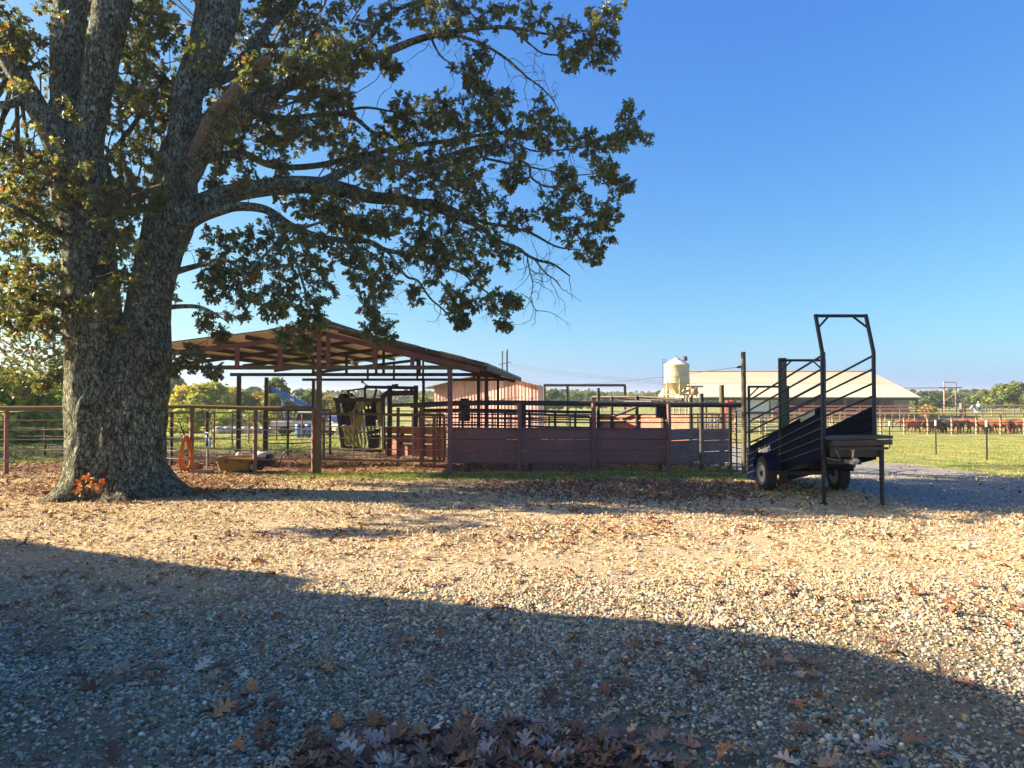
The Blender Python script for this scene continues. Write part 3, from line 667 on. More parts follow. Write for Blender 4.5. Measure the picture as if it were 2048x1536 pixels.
# ------------------------------------------------------------------ foliage masses
BL = """1215,40,50 1180,80,50 1150,115,42 1215,112,30 1120,70,42 1060,35,45 1000,15,45 940,22,48 880,28,50 820,15,50 765,45,40
960,112,38 930,150,32 948,165,25 962,182,20 700,40,50 660,90,50 620,60,50 640,140,40 700,115,40 745,105,35 780,140,22 620,180,40 570,30,55 540,110,45 590,120,45 665,190,40 690,215,30
800,215,30 790,240,42 840,240,42 880,228,42 930,222,42 980,203,42 1010,215,36 960,250,42 1000,250,38 900,268,42 830,272,48 780,275,40 1075,232,36 1110,255,40 1132,278,32 1090,280,36 1060,262,36
1258,232,34 1282,265,28 1245,272,30 1170,285,34 1195,300,34 1222,288,20 1228,352,30 1248,372,18 1200,340,30 1222,420,24 1180,425,40 1212,440,20 1140,350,30 1110,395,34 1150,388,30 1188,470,44 1160,500,34 1192,508,20 1130,455,30 1100,430,34
700,290,46 680,322,42 740,330,46 800,320,46 860,312,42 920,312,40 980,302,40 1030,290,34 1030,342,32 760,360,46 820,372,46 880,350,40 940,352,34 900,392,46 960,402,36 1000,424,40 1040,440,34 860,432,46 920,452,46 980,480,30 840,470,36 890,492,42 800,422,36 930,502,42 1010,512,28 950,532,34 1018,368,16
690,408,42 640,400,42 600,408,42 660,440,38 720,440,36 760,452,30 700,500,32 740,520,40 770,545,40 720,552,36 762,580,28 742,612,28 742,650,22 776,664,24 700,458,28 640,505,42 590,482,48 540,470,46 620,552,48 560,542,48 500,500,50 470,550,42 520,582,42 590,602,42 620,632,32 640,582,32 480,612,34 430,572,32 545,622,30 450,492,46 420,532,36 870,542,34 830,592,18 905,592,28 915,625,24 925,648,14 958,590,34 1000,602,28 1010,642,20 1030,602,18 820,500,32 870,502,30
385,716,30 425,742,18 350,735,20 600,652,26 570,672,20 440,672,14 410,640,20 640,640,16 610,690,20
280,300,46 300,200,46 280,100,46 330,60,46 300,30,40 262,200,38 290,400,44 250,455,34 240,380,36 330,250,34 290,130,46 240,560,22 350,170,36 480,60,46 520,150,46 500,230,36 440,200,34 440,330,20 470,300,34 490,350,34 540,300,34 560,262,36 600,262,40 640,240,36 560,370,28 430,370,22 470,260,26 560,330,24
40,330,60 60,420,60 30,500,60 90,480,44 60,560,48 20,620,46 100,560,40 50,250,50 100,350,40 20,150,46 40,690,48 90,720,36 30,745,42 60,640,32 100,650,24 20,560,40 120,540,30 30,400,50 80,300,40 20,60,46 60,100,36 130,700,22"""
OAK_COL = [(.082, .115, .042), (.112, .142, .052), (.155, .162, .064), (.22, .18, .08), (.30, .26, .08), (.27, .11, .05)]
def colours_for(n, px=None):
    if px is not None and px < 260: return palette(OAK_COL+[(.33, .30, .05)], [5, 5, 4, 1.6, .7, .8, .4], n, .3)
    return palette(OAK_COL, [6, 5, 4, 1.6, .35, .35], n, .3)
ROS_P, ROS_D, ROS_C = [], [], []
random.seed(3)
def sprig(p, d, npx):
    ROS_P.append(p); ROS_D.append(d); ROS_C.append(npx)
S = np.array(SAMP)
def grow(c, r, nros, npx=None, Sx=None):
    """a branchlet from the nearest limb to c, with leaf sprigs in a ball of radius r"""
    A = S if Sx is None else Sx
    dd = np.linalg.norm(A[:, :3]-np.array(c), axis=1); w = dd+A[:, 3]*1.5
    a = A[int(np.argmin(w))]; a0 = Vector(a[:3]); v = Vector(c)-a0
    side = Vector(randunit(1)[0])*v.length*.14
    r0 = min(max(.007+.006*v.length, .008), max(a[3]*.8, .008))
    path = [a0, a0+v*.33+side, a0+v*.7+side*.8, Vector(c)]
    tw.tube(path, [r0, r0*.75, r0*.5, .004], 5, False)
    for i in range(nros):
        u = Vector(randunit(1)[0]); q = Vector(c)+u*r*(random.random()**.42)
        b0 = path[2].lerp(path[3], random.random())
        if i % 2 == 0: tw.tube([b0, b0.lerp(q, .5)+Vector(randunit(1)[0])*r*.12, q], [.0045, .0035, .002], 3, False)
        sprig(q, ((q-b0).normalized()+Vector((0, 0, -.15))).normalized(), npx)
for t in BL.split():
    px, py, r = map(float, t.split(','))
    if px < 135 and py > 675: continue
    if px < 330 and py < 330 and random.random() < .35: continue
    D0 = random.uniform(12.9, 15.6)
    # depth of the limb that passes behind this mass
    P = np.array([W(px, py, D) for D in (12., 13., 14., 15., 16.)])
    dmin = [(np.min(np.linalg.norm(S[:, :3]-p, axis=1)), 12+i) for i, p in enumerate(P)]
    D0 = max(min(dmin)[1]+random.gauss(.1, .45), 13.2 if px > 200 else 12.3)
    if px < 130 and py > 220 and random.random() < .4: D0 = random.uniform(12., 12.9)
    c = W(px, py, D0); rr = r/F*D0
    grow(c, rr*.92, int(8+r*.38), px)
for t in BL.split():
    px, py, r = map(float, t.split(','))
    if 140 < px < 1000 and py < 470 and random.random() < (.62 if px < 760 else .3):
        D0 = random.uniform(16.2, 18.6); c = W(px+random.gauss(0, 12), py+random.gauss(0, 12), D0); grow(c, r/F*D0, int(7+r*.3), px)
for k in range(105):
    if k < 72: px, py, r = random.uniform(-20, 330), random.uniform(-20, 610), random.uniform(26, 46)
    else: px, py, r = random.uniform(330, 680), random.uniform(-20, 300), random.uniform(24, 42)
    D0 = random.uniform(12.4, 12.9) if k % 9 == 0 else random.uniform(14.6, 17.5)
    c = W(px, py, D0); grow(c, r/F*D0, int(6+r*.3), px)
for k in range(34):      # hidden far side of the crown, added to shade the pasture edge
    px, py, D0 = random.uniform(110, 620), random.uniform(-30, 320), random.uniform(19.5, 24.5)
    c = W(px, py, D0); grow(c, random.uniform(.55, .8), 18, px)
for (sx, sy) in [(-2.9, 9.8), (-2.4, 9.65), (-1.9, 9.6), (-1.2, 10.4), (-1.0, 10.9), (-1.6, 9.9)]:     # unseen low bough at left, added to cast the dappled streak
    c = Vector((sx, sy, 0))+SUN_TO/math.cos(SUN_EL)*9.6; grow(c, .36, 15, 100)
# crown above and beside the picture, which throws the shade over the yard
UP = []
random.seed(12)
topS = np.array([q for q in SAMP if q[2] > 8.2 or q[0] < -11.2])
n = 0
while n < 230:
    x = random.uniform(-16.5, .5); y = random.uniform(13.5, 22.); z = random.uniform(4.2, 14.5)
    e = ((x+7.6)/8.2)**2+((y-17.3)/4.8)**2+((z-8.3)/6.4)**2
    if e > 1 or e < .30: continue
    px = 1024+x/y*F; py = 797-(z-CAMZ)/y*F
    if px > -70 and py > -70: continue
    if y < 14.3+.06*(z-4): continue
    grow((x, y, z), random.uniform(.5, .8), 17, px if px < 200 else None, topS); n += 1
# shoots with young leaves on the stems
for (px, py, D) in [(110, 20, 12.6), (120, 210, 12.3), (160, 335, 12.3), (45, 170, 11.8), (100, 290, 11.9), (20, 350, 11.6), (30, 390, 11.5), (180, 390, 12.6), (130, 400, 12.5), (240, 300, 12.8), (280, 270, 13), (310, 350, 13), (380, 500, 13), (70, 260, 12.2), (150, 240, 12.6), (340, 20, 13.2), (200, 440, 12.8), (250, 650, 13)]:
    grow(W(px, py, D), .16, 3, 100)
# bare twigs along the outer limbs
random.seed(44)
outer = [q for q in SAMP if .004 < q[3] < .075 and q[0] > -8.5]
for k in range(330):
    a = random.choice(outer); q = [Vector(a[:3])]; d = Vector((random.gauss(.35, .7), random.gauss(0, .6), random.gauss(-.35, .7))).normalized(); st_ = random.uniform(.06, .17)
    for i in range(6):
        q.append(q[-1]+d*st_); d = (d+Vector((random.gauss(0, .4), random.gauss(0, .35), random.gauss(-.05, .4)))).normalized()
        if i in (2, 4): e_ = (d+Vector(randunit(1)[0])*.9).normalized(); tw.tube([q[-1], q[-1]+e_*st_*.8, q[-1]+e_*st_*1.5+Vector((0, 0, -.03))], [.0045, .0035, .0025], 3, False)
    tw.tube(q, [.0085, .0075, .0065, .0055, .0045, .0035, .0025], 4, False)
tw.build('branchlets', M_bark, oak, recalc=False)
def leaves(P, Dr, px, per, smin, smax, name, parent, m):
    P = np.array([tuple(p) for p in P]); Dr = np.array([tuple(d) for d in Dr]); n = len(P)
    P = np.repeat(P, per, 0); D = np.repeat(Dr, per, 0)
    d = D*.55+randunit(n*per)*.95; d[:, 2] -= .18
    d /= np.linalg.norm(d, axis=1, keepdims=True)
    nr = randunit(n*per)*.8; nr[:, 2] += .7
    s = rng.uniform(smin, smax, (n*per, 1))*np.ones((1, 3)); s[:, 0] *= rng.uniform(.75, 1.15, n*per)
    col = np.concatenate([colours_for(per, q) for q in px])
    tone = np.repeat(rng.uniform(.7, 1.3, (n, 1)), per, 0)
    T = P+randunit(n*per)*.03
    return scatter(name, bent(LEAF2_V, .3), LEAF2_F, basis(d, nr, s), T, np.clip(col*tone, 0, 1), m, parent=parent)
M_oakleaf = vcol('oak_leaf', .42, .36, .5)
cr = leaves(ROS_P, ROS_D, ROS_C, 12, .085, .155, 'crown', oak, M_oakleaf)
for v_ in (0,): cr.location = -Vector(oak.location)
# ------------------------------------------------------------------ fences
def fence(name, label, cat, P, h, rails, pr=.045, top=.05, mp=None, mr=None, mt=None, group=None, skip=(), absz=False, extra=None, sag=0.):
    """posts P [(x, y)], rails [(height, radius)]; the top pipe runs over the posts"""
    mp = mp or M_pipe; mr = mr or M_rod; mt = mt or mp
    g = [zg1(*p) for p in P]
    t = thing(name, label, cat, (P[0][0], P[0][1], g[0]), group)
    for i, p in enumerate(P):
        if i in skip: continue
        m = MB(); m.tube([(p[0], p[1], g[i]-.3), (p[0]+random.gauss(0, .008), p[1], g[i]+h-top*.4)], pr, 10); m.build('post', mp, t)
    q = [Vector((p[0], p[1], g[i]+h)) for i, p in enumerate(P)]
    if top: MB().tube(q, top, 10).build('top_rail', mt, t)
    for (z, r) in rails:
        MB().tube([Vector((p[0], p[1]-pr*.7, g[i]+z+(random.gauss(0, .006)))) for i, p in enumerate(P)], r, 6).build('rail', mr, t)
    return t
random.seed(31)
FD = 17.45
fx = lambda px: Xat(px, FD)
RODS = [(z, .0125) for z in (1.355, 1.115, .865, .61, .365)]
pl = [(fx(-330), FD-.9), (fx(-150), FD-.5), (fx(22), FD-.12), (fx(205), FD-.05), (fx(384), FD), (fx(511), FD), (fx(628), FD)]
fence('pipe_fence', 'rusty pipe fence with five thin rods behind the big oak, holding the orange hose', 'fence', pl, 1.665, RODS, .055, .05, mt=M_moss)
# second line behind, left of the oak
fence('pipe_fence', 'dark thin pipe fence standing behind the left yard fence by the shaded lawn', 'fence',
      [(Xat(-120, 24), 24.6), (Xat(92, 24), 24), (Xat(215, 23.5), 23.2), (Xat(344, 20.2), 20.2), (Xat(415, 19.6), 19.6)], 1.55, [(z, .014) for z in (1.27, .98, .7, .42, .2)], .045, .035, M_dark, M_dark)
fence('pipe_fence', 'thin pipe pen fence behind the yellow tub, angling away towards the bales', 'fence',
      [(Xat(415, 19.7), 19.7), (Xat(429, 28.5), 28.5), (Xat(465, 30.5), 30.5), (Xat(498, 33), 33), (Xat(553, 36), 36), (Xat(604, 37), 37), (Xat(648, 38), 38), (Xat(700, 39), 39), (Xat(760, 40), 40)],
      1.5, [(z, .018) for z in (1.22, .95, .68, .4)], .04, .035, M_pipe, M_rod)
# cattle panels under the shed roof
fence('pipe_fence', 'pipe pen fence with a brace crossing under the middle of the open shed', 'fence',
      [(Xat(533, 24.5), 24.3), (Xat(578, 24.5), 24.4), (Xat(627, 25), 25.2), (Xat(661, 25), 25.0)], 1.62, [(z, .02) for z in (1.32, 1.02, .72, .42)], .045, .04, M_dark, M_pipe)

# gate
GD = FD+.02
gt = thing('pipe_gate', 'rust-red pipe gate with three uprights and mossy top rail, hung on the shed post', 'gate', (Xat(650, GD), GD, zg1(Xat(650, GD), GD)))
gz = lambda py: W(0, py, GD).z
x0, x1 = Xat(648, GD), Xat(888, GD)
m = MB(); m.tube([(x0, GD, gz(917)), (x0, GD, gz(834))], .036, 10); m.build('hinge_stile', M_pipe, gt)
m = MB(); m.tube([(x1, GD, gz(922)), (x1, GD, gz(829))], .034, 10); m.build('latch_stile', M_pipe, gt)
MB().tube([(x0-.1, GD, gz(829)), (x0+.02, GD, gz(828)), (x1, GD, gz(829.5))], .032, 10).build('top_rail', M_moss, gt)
MB().tube([(x0, GD, gz(918)), (x1, GD, gz(922.5))], .034, 10).build('bottom_rail', M_pipe, gt)
for py in (853, 876, 898): MB().pipe((x0, GD, gz(py)), (x1, GD, gz(py+1.5)), .012, 6).build('rail', M_rod, gt)
for px in (707, 767, 826): MB().pipe((Xat(px, GD-.02), GD-.02, gz(831)), (Xat(px, GD-.02), GD-.02, gz(920)), .016, 8).build('upright', M_rod, gt)
m = MB()
for py in (837, 914): m.tube([(x0, GD, gz(py)), (x0-.09, GD, gz(py)), (x0-.11, GD, gz(py+3))], .018, 6); m.box((x0-.06, GD, gz(py)), (.1, .06, .09))
m.build('hinge', M_pipe, gt)
m = MB(); a = Vector((Xat(893, GD), GD-.05, gz(893)))
for i in range(9): m.tube([a+Vector((random.gauss(0, .012), 0, -.028*i)), a+Vector((random.gauss(0, .02), -.01, -.028*i-.03))], .011, 5)
m.tube([(Xat(830, GD), GD+.5, gz(826)), (Xat(862, GD), GD+.25, gz(852)), (Xat(897, GD), GD-.04, gz(892))], .012, 5)
m.build('latch_chain', M_rod, gt)

# ------------------------------------------------------------------ alley fence with planks
AD = 17.5
PX = [900, 1038, 1187, 1337]
al = thing('alley_fence', 'long cattle alley fence of dark maroon steel planks with heavy black top pipe', 'fence', (Xat(900, AD), AD, zg1(Xat(900, AD), AD)))
az = lambda py: W(0, py, AD).z
for px in PX[1:]:
    x = Xat(px, AD); top = {1337: 808}.get(px, 806)
    MB().tube([(x, AD, zg1(x, AD)-.3), (x+.015, AD, az(850)), (x+.0, AD, az(top))], .055, 12).build('post', M_maroon, al)
E = [(Xat(900, AD), AD), (Xat(1337, AD), AD), (Xat(1462, AD+1.2), AD+1.2)]
tops = [(Xat(820, AD), AD+.12, az(811)), (Xat(900, AD), AD+.12, az(807)), (Xat(985, AD), AD+.12, az(805.5)), (Xat(1187, AD), AD+.12, az(807)), (Xat(1337, AD), AD+.12, az(809)), (Xat(1485, AD-.1), AD+.0, az(810))]
MB().tube(tops, .066, 12).build('top_rail', M_dark, al)
for k, py in enumerate((829, 835.5, 845)):
    MB().tube([(Xat(895, AD), AD+.09, az(py)), (Xat(1337, AD), AD+.09, az(py+.5)), (Xat(1461, AD+1.2), AD+1.2, W(0, py-1, AD+1.2).z)], .015, 6).build('rail', M_dark, al)
rows = [(857, 878.9), (879.4, 901.9), (902.4, 926)]
def planks(p0, p1, pxs, mat, D0, D1, rr):
    for i in range(len(pxs)-1):
        for (a, b_) in rr:
            f0 = (pxs[i]-pxs[0])/(pxs[-1]-pxs[0]); f1 = (pxs[i+1]-pxs[0])/(pxs[-1]-pxs[0])
            da, db = D0+(D1-D0)*f0, D0+(D1-D0)*f1
            xa, xb = Xat(pxs[i], da)+.03, Xat(pxs[i+1], db)-.03
            m = MB(); j = random.uniform(-.012, .012)
            n = 7
            for q in range(n):   # slightly buckled sheet steel with rolled edges
                t0, t1 = q/n, (q+1)/n
                o0, o1 = .012*math.sin(t0*PI*2+i), .012*math.sin(t1*PI*2+i)
                pts = []
            zt, zb = W(0, a, (da+db)/2).z, W(0, b_, (da+db)/2).z
            prof = [(.008, zb), (.0, zb+.008), (-.001, zb+.03), (0, zb+.06), (.003, (zt+zb)/2), (0, zt-.06), (-.001, zt-.03), (.0, zt-.008), (.008, zt)]
            vs = []; n = 9; fs = []
            for q in range(n):
                t = q/(n-1); bow = .014*math.sin(t*PI*1.7+i*2+a)
                for (dy, z) in prof: vs.append((xa+(xb-xa)*t, da+(db-da)*t+.075+dy+bow*(1 if abs(dy) < .01 else .6), z+j*t))
            k = len(prof)
            for q in range(n-1):
                for w in range(k-1): fs.append((q*k+w, (q+1)*k+w, (q+1)*k+w+1, q*k+w+1))
            nv = len(vs); vs += [(x, y+.02, z) for (x, y, z) in vs]
            fs += [tuple(nv+i_ for i_ in f[::-1]) for f in fs]
            m.add(vs, fs, True); m.build('plank', mat, al, recalc=False)
planks(0, 0, [897, 1038, 1187, 1337], M_plank, AD, AD, rows)
planks(0, 0, [1339, 1402, 1461], M_plankg, AD, AD+1.2, [(858, 880), (881, 902), (903, 926)])
for (px, D, t, w) in [(1405, 18.2, 787, .06), (1461, 18.75, 815, .07)]:
    x = Xat(px, D); MB().tube([(x, D+.12, zg1(x, D)-.3), (x, D+.12, W(0, t, D).z)], w, 10).build('post', M_dark, al)
for (a, b_) in ((925, 925), ):
    MB().tube([(Xat(897, AD), AD+.06, az(857)), (Xat(1337, AD), AD+.06, az(857.5))], .022, 6).build('rail', M_maroon, al)
for px in (938, 1060, 1185, 1320):   # short legs under the planks
    x = Xat(px, AD+.2); MB().box((x, AD+.22, az(935)), (.09, .07, .5)).build('stub_post', M_dark, al)
MB().tube([(Xat(897, AD), AD+.05, az(926)), (Xat(1337, AD), AD+.05, az(928)), (Xat(1480, AD), AD+.1, az(928))], .014, 6).build('rail', M_pipe, al)
for py in (884, 904): MB().tube([(Xat(1340, AD), AD-.04, az(py)), (Xat(1490, AD), AD-.1, az(py+1))], .012, 6).build('rail', M_pipe, al)
# dark latch plates
m = MB(); m.box((Xat(1047, AD), AD+.2, (az(809)+az(859))/2), (.125, .03, az(809)-az(859))); m.build('latch_plate', M_dark, al)
m = MB(); m.box((Xat(1327, AD), AD+.3, (az(812)+az(835))/2), (.27, .12, az(812)-az(835))); m.build('gate_box', M_black, al)

# inner alley wall in the sun
IB = 20.6
ia = thing('inner_alley', 'sunlit red plank wall of the crowding alley with black overhead bars behind the maroon fence', 'fence', (Xat(1200, IB), IB, zg1(Xat(1200, IB), IB)))
def rot_pt(px, D0, px0=1196): return (Xat(px, D0)) 
iz = lambda py, D=IB: W(0, py, D).z
def IP(px, py):  # the wall turns its face a little to the left: right end nearer
    D = IB+1.4-(px-1196)/190*2.6; return W(px, py, D)
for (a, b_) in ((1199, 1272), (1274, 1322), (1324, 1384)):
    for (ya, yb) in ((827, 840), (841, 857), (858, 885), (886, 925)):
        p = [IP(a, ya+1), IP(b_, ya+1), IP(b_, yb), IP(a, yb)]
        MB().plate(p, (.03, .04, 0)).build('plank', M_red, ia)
for (px, t) in ((1196, 776), (1223, 793), (1273, 792), (1326, 800), (1380, 794)):
    p = IP(px, t); MB().tube([(p.x, p.y-.06, zg1(p.x, p.y)-.2), (p.x, p.y-.06, p.z)], .052, 10).build('post', M_dark, ia)
MB().tube([IP(1186, 815), IP(1186, 794), IP(1270, 794), IP(1280, 793), IP(1365, 799)], .05, 8).build('overhead_bar', M_dark, ia)
MB().tube([IP(1270, 796), IP(1240, 796), IP(1300, 800), IP(1366, 801)], .035, 8).build('overhead_bar', M_dark, ia)
p0, p1 = IP(1224, 832), IP(1275, 811); MB().tube([p0+Vector((0, -.3, 0)), p1+Vector((0, -.3, 0))], .05, 8).build('brace', M_dark, ia)
MB().tube([IP(1247, 803)+Vector((0, -.3, 0)), IP(1300, 803)+Vector((0, -.3, 0))], .045, 8).build('cylinder', M_black, ia)
for py in (806, 812): MB().tube([IP(1186, py), IP(1385, py+1)], .03, 6).build('rail', M_dark, ia)
# tall timber posts
wd = [(1443, 770, 19.6, .075, 'short weathered timber post rising above the right end of the maroon alley fence'),
      (1487, 704, 17.3, .062, 'tallest weathered post, at the corner where the alley meets the loading chute, carrying the wire'),
      (1565, 716, 15.3, .075, 'square weathered timber post standing just behind the middle hoop of the loading chute')]
for i, (px, t, D, w, lb) in enumerate(wd):
    x = Xat(px, D); g = zg1(x, D); zt = W(px, t, D).z
    m = MB(); k = [(x, D, g-.3), (x+.01, D, (g+zt)/2), (x, D, zt)]
    if i == 2: m.box((x, D, (g+zt)/2-.1), (.14, .14, zt-g+.2))
    else: m.tube(k, [w*1.05, w, w*.96], 12)
    tag(m.build('timber_post', M_wood, None), lb, 'post')
# pen gate seen through the gap right of the planks
fence('pen_gate', 'narrow mesh-like pipe gate in the gap between maroon planks and the tall post', 'gate',
      [(Xat(1462, 18.9), 18.9), (Xat(1473, 18.3), 18.3), (Xat(1485, 17.6), 17.6)], 1.62, [(z, .012) for z in (1.45, 1.25, 1.05, .84, .62, .4, .2)], .018, .02, M_dark, M_dark)
fence('pipe_fence', 'dark pipe wing fence seen through the rear rails of the loading chute', 'fence',
      [(Xat(1490, 17.6), 17.6), (Xat(1526, 18.6), 18.6), (Xat(1566, 19.6), 19.6)], 1.55, [(z, .016) for z in (1.3, 1.05, .8, .55, .3)], .02, .03, M_dark, M_dark)
# pens further back
def pens(label, pts, h, zs, mp, mr, pr=.04, r=.022):
    return fence('pen_fence', label, 'fence', pts, h, [(z, r) for z in zs], pr, .045, mp, mr, group='working pen fences behind the alley')
pens('dark pen fence nearest behind the maroon planks, between shed and sunlit red wall', [(Xat(p, 21.5), 21.5) for p in (846, 880, 925, 958, 1010, 1058, 1110, 1150, 1184)], 1.62, (1.38, 1.14, .92, .7), M_dark, M_dark, .04, .02)
pens('rusty pen fence in front of the faded pink building, middle of the three rows', [(Xat(p, 27), 27) for p in (838, 875, 918, 944, 985, 1022, 1060, 1098, 1140, 1180)], 1.55, (1.3, 1.05, .8, .55), M_pipe, M_pipe, .035, .022)
pens('pale far pen fence beside the pink building, running right to the feed bin', [(Xat(p, 40), 40-.004*(p-1000)) for p in (820, 900, 990, 1090, 1135, 1190, 1240, 1300, 1350, 1400, 1450)], 1.6, (1.3, 1.0, .7, .4), M_tan, M_redpipe, .05, .03)
pens('whitish-red pipe panels between the feed bin and the short timber post', [(Xat(p, 33), 33) for p in (1385, 1395, 1412, 1424, 1436, 1450)], 1.75, (1.55, 1.3, 1.0, .75, .5), M_redpipe, M_white, .035, .03)
# low drum in the pen
m = MB(); c = W(929, 822, 24); m.lathe([(.0, -.35), (.2, -.35), (.21, -.1), (.2, .3), (.0, .3)], c, 14); m.box(c+Vector((0, 0, .38)), (.3, .2, .12))
tag(m.build('water_drum', M_black), 'black drum standing in the pen before the pink building', 'drum')
# overhead pipe frame
of = thing('overhead_frame', 'tall thin pipe goalpost frame over the drive next to the pink building', 'frame', W(1087, 850, 40))
D = 40
for px in (1089, 1135, 1250):
    x = Xat(px, D); MB().tube([(x, D, zg1(x, D)), (x, D, W(0, 771, D).z)], .075, 8).build('post', M_dark, of)
MB().tube([W(1087, 770.5, D), W(1251, 770.5, D)], .075, 8).build('crossbar', M_dark, of)

# ------------------------------------------------------------------ open shed
SK = .085      # the shed runs back slightly to the right
N0, N1 = 17.2, 28.3
sh = thing('open_shed', 'open-sided pole shed with low gable roof, moss-streaked truss beam and cream underside', 'shed', (Xat(640, N0), N0, zg1(Xat(640, N0), N0)))
rx, rz = Xat(652, N0), W(0, 661, N0).z        # ridge
ex, ez = Xat(958, N0), W(0, 736, N0).z        # right eave
lx, lz = Xat(283, N0), W(0, 709, N0).z        # left eave
def SP(x, z, D): return Vector((x+(D-N0)*SK, D, z))
OV = .28
M_under = corrugated('cream_roof_underside', (.90, .80, .66), (.82, .71, .56), (.6, .46, .30), .07, (1, 0, 0), .7, .66, .35, .8, 0, .05)
def slope(xa, za, xb, zb, D0, D1, up):
    return [SP(xa, za+up, D0), SP(xb, zb+up, D0), SP(xb, zb+up, D1), SP(xa, za+up, D1)]
dl = .24; sr = (rz-ez)/(ex-rx); sl_ = (rz-lz)/(rx-lx)
# sheets laid side by side, ends stepping in and out a little
rf = MB(); un = MB()
for side, (xa, za, xb, zb) in enumerate([(rx, rz, ex+.25, ez-.25*sr), (rx, rz, lx, lz)]):
    n = 7
    for i in range(n):
        f0, f1 = i/n, (i+1)/n
        o0 = random.uniform(-.10, .08)
        x_0, z_0, x_1, z_1 = xa+(xb-xa)*f0, za+(zb-za)*f0, xa+(xb-xa)*f1, za+(zb-za)*f1
        lift = .012*(i % 2)
        q = slope(x_0, z_0, x_1, z_1, N0-OV+o0, N1+.4, .15+lift)
        rf.plate(q, (0, 0, .022)); un.plate([p-Vector((0, 0, .012)) for p in q], (0, 0, .008))
rf.build('roof_sheet', M_rooft, sh); un.build('roof_lining', M_under, sh)
rc = MB(); rc.tube([SP(rx, rz+.19, N0-OV-.12), SP(rx, rz+.19, N1+.4)], .085, 8); rc.build('ridge_cap', M_rooft, sh)
# fascia boards on the right slope and eave
fa = MB()
for (f0, f1) in ((.02, .33), (.34, .62), (.63, .98)):
    a = SP(rx+(ex+.25-rx)*f0, rz+.10-(ex+.25-rx)*f0*sr, N0-OV+.03); b_ = SP(rx+(ex+.25-rx)*f1, rz+.10-(ex+.25-rx)*f1*sr, N0-OV+.03)
    fa.bar(a, b_, .03, .09)
fa.bar(SP(ex+.24, ez-.0, N0-OV), SP(ex+.24, ez-.0, N1+.3), .04, .14)
fa.build('fascia', M_rooft, sh)
# purlins
for side in (0, 1):
    for i in range(6):
        f = (i+.55)/6
        if side == 0: x = rx+(ex-rx)*f; z = rz-(x-rx)*sr
        else: x = rx+(lx-rx)*f; z = rz-(rx-x)*sl_
        m = MB(); m.bar(SP(x, z+.075, N0-.1), SP(x, z+.075, N1+.3), .05, .11); m.build('purlin', M_dark, sh)
frames = [(N0, M_maroon, M_moss), (22.3, M_dark, M_dark), (N1, M_dark, M_dark)]
bz = W(0, 735, N0).z
for k, (D, ma, mbm) in enumerate(frames):
    b0, b1 = SP(lx-.3, bz, D), SP(Xat(924, N0), bz, D)
    if k == 0: b0 = SP(Xat(395, N0)-2.1, bz, D)
    m = MB(); m.bar(b0, b1, .09, .105); m.build('truss_beam', mbm, sh)
    m = MB(); m.bar(SP(rx+.12, rz-.13, D), SP(ex+.02, ez-.06, D), .06, .125); m.build('rafter', ma, sh)
    m = MB(); m.bar(SP(rx-.10, rz-.11, D), SP(lx+.1, lz-.05, D), .06, .115); m.build('rafter', ma, sh)
    for px in (475, 561, 638, 657, 750, 825, 880):
        x = Xat(px, N0)
        zt = rz-.12-((x-rx)*sr if x > rx else (rx-x)*sl_)
        if zt-bz < .12: continue
        m = MB(); m.box(SP(x, (zt+bz)/2+.02, D-.03), (.10 if k == 0 else .08, .06, zt-bz+.1)); m.build('truss_strut', ma, sh)
for (px, mt_) in ((638, M_moss), (900, M_maroon)):
    x = Xat(px, N0); m = MB(); m.box((x, N0+.01, (bz+zg1(x, N0)-.2)/2), (.112, .112, bz-zg1(x, N0)+.1)); m.build('post', mt_, sh)
for (px, D) in ((478, 22.3), (533, 24.5), (627, N1), (957, 22.3), (973, 24.5), (996, N1), (847, N1), (284, N0)):
    x = Xat(px, D); m = MB(); m.box((x, D, (bz+zg1(x, D)-.2)/2), (.11, .11, bz-zg1(x, D)+.15)); m.build('post', M_dark if px != 284 else M_maroon, sh)
m = MB(); m.bar(SP(Xat(905, N0), bz-.02, 22.3), SP(ex-.1, ez-.06, 22.3), .05, .1)
m.build('rafter', M_dark, sh)
for D in (19.4, 24.9): m = MB(); m.bar(SP(lx, lz-.1, D), SP(rx, rz-.1, D), .05, .1); m.bar(SP(rx, rz-.1, D), SP(ex, ez-.08, D), .05, .1); m.build('rafter', M_dark, sh)
# lamp under the roof
lp = thing('shed_lamp', 'bare white bulb on a bent pipe arm under the shed roof', 'lamp', W(704, 722, 18.2))
MB().tube([W(690, 712, 18.4), W(700, 713, 18.3), W(704, 717, 18.2), W(704, 721, 18.2)], .014, 8).build('arm', M_dark, lp)
MB().lathe([(.015, .05), (.03, .03), (.048, -.01), (.046, -.04), (.03, -.07), (.0, -.08)], W(704, 723, 18.2), 14).build('bulb', M_bulb, lp)

# ------------------------------------------------------------------ squeeze chute
QD = 19.4
sq = thing('squeeze_chute', 'green-and-yellow hydraulic cattle squeeze chute with tapered barred sides under the shed', 'squeeze chute', W(740, 905, QD))
q = lambda px, py, d=0.: W(px, py, QD+d)
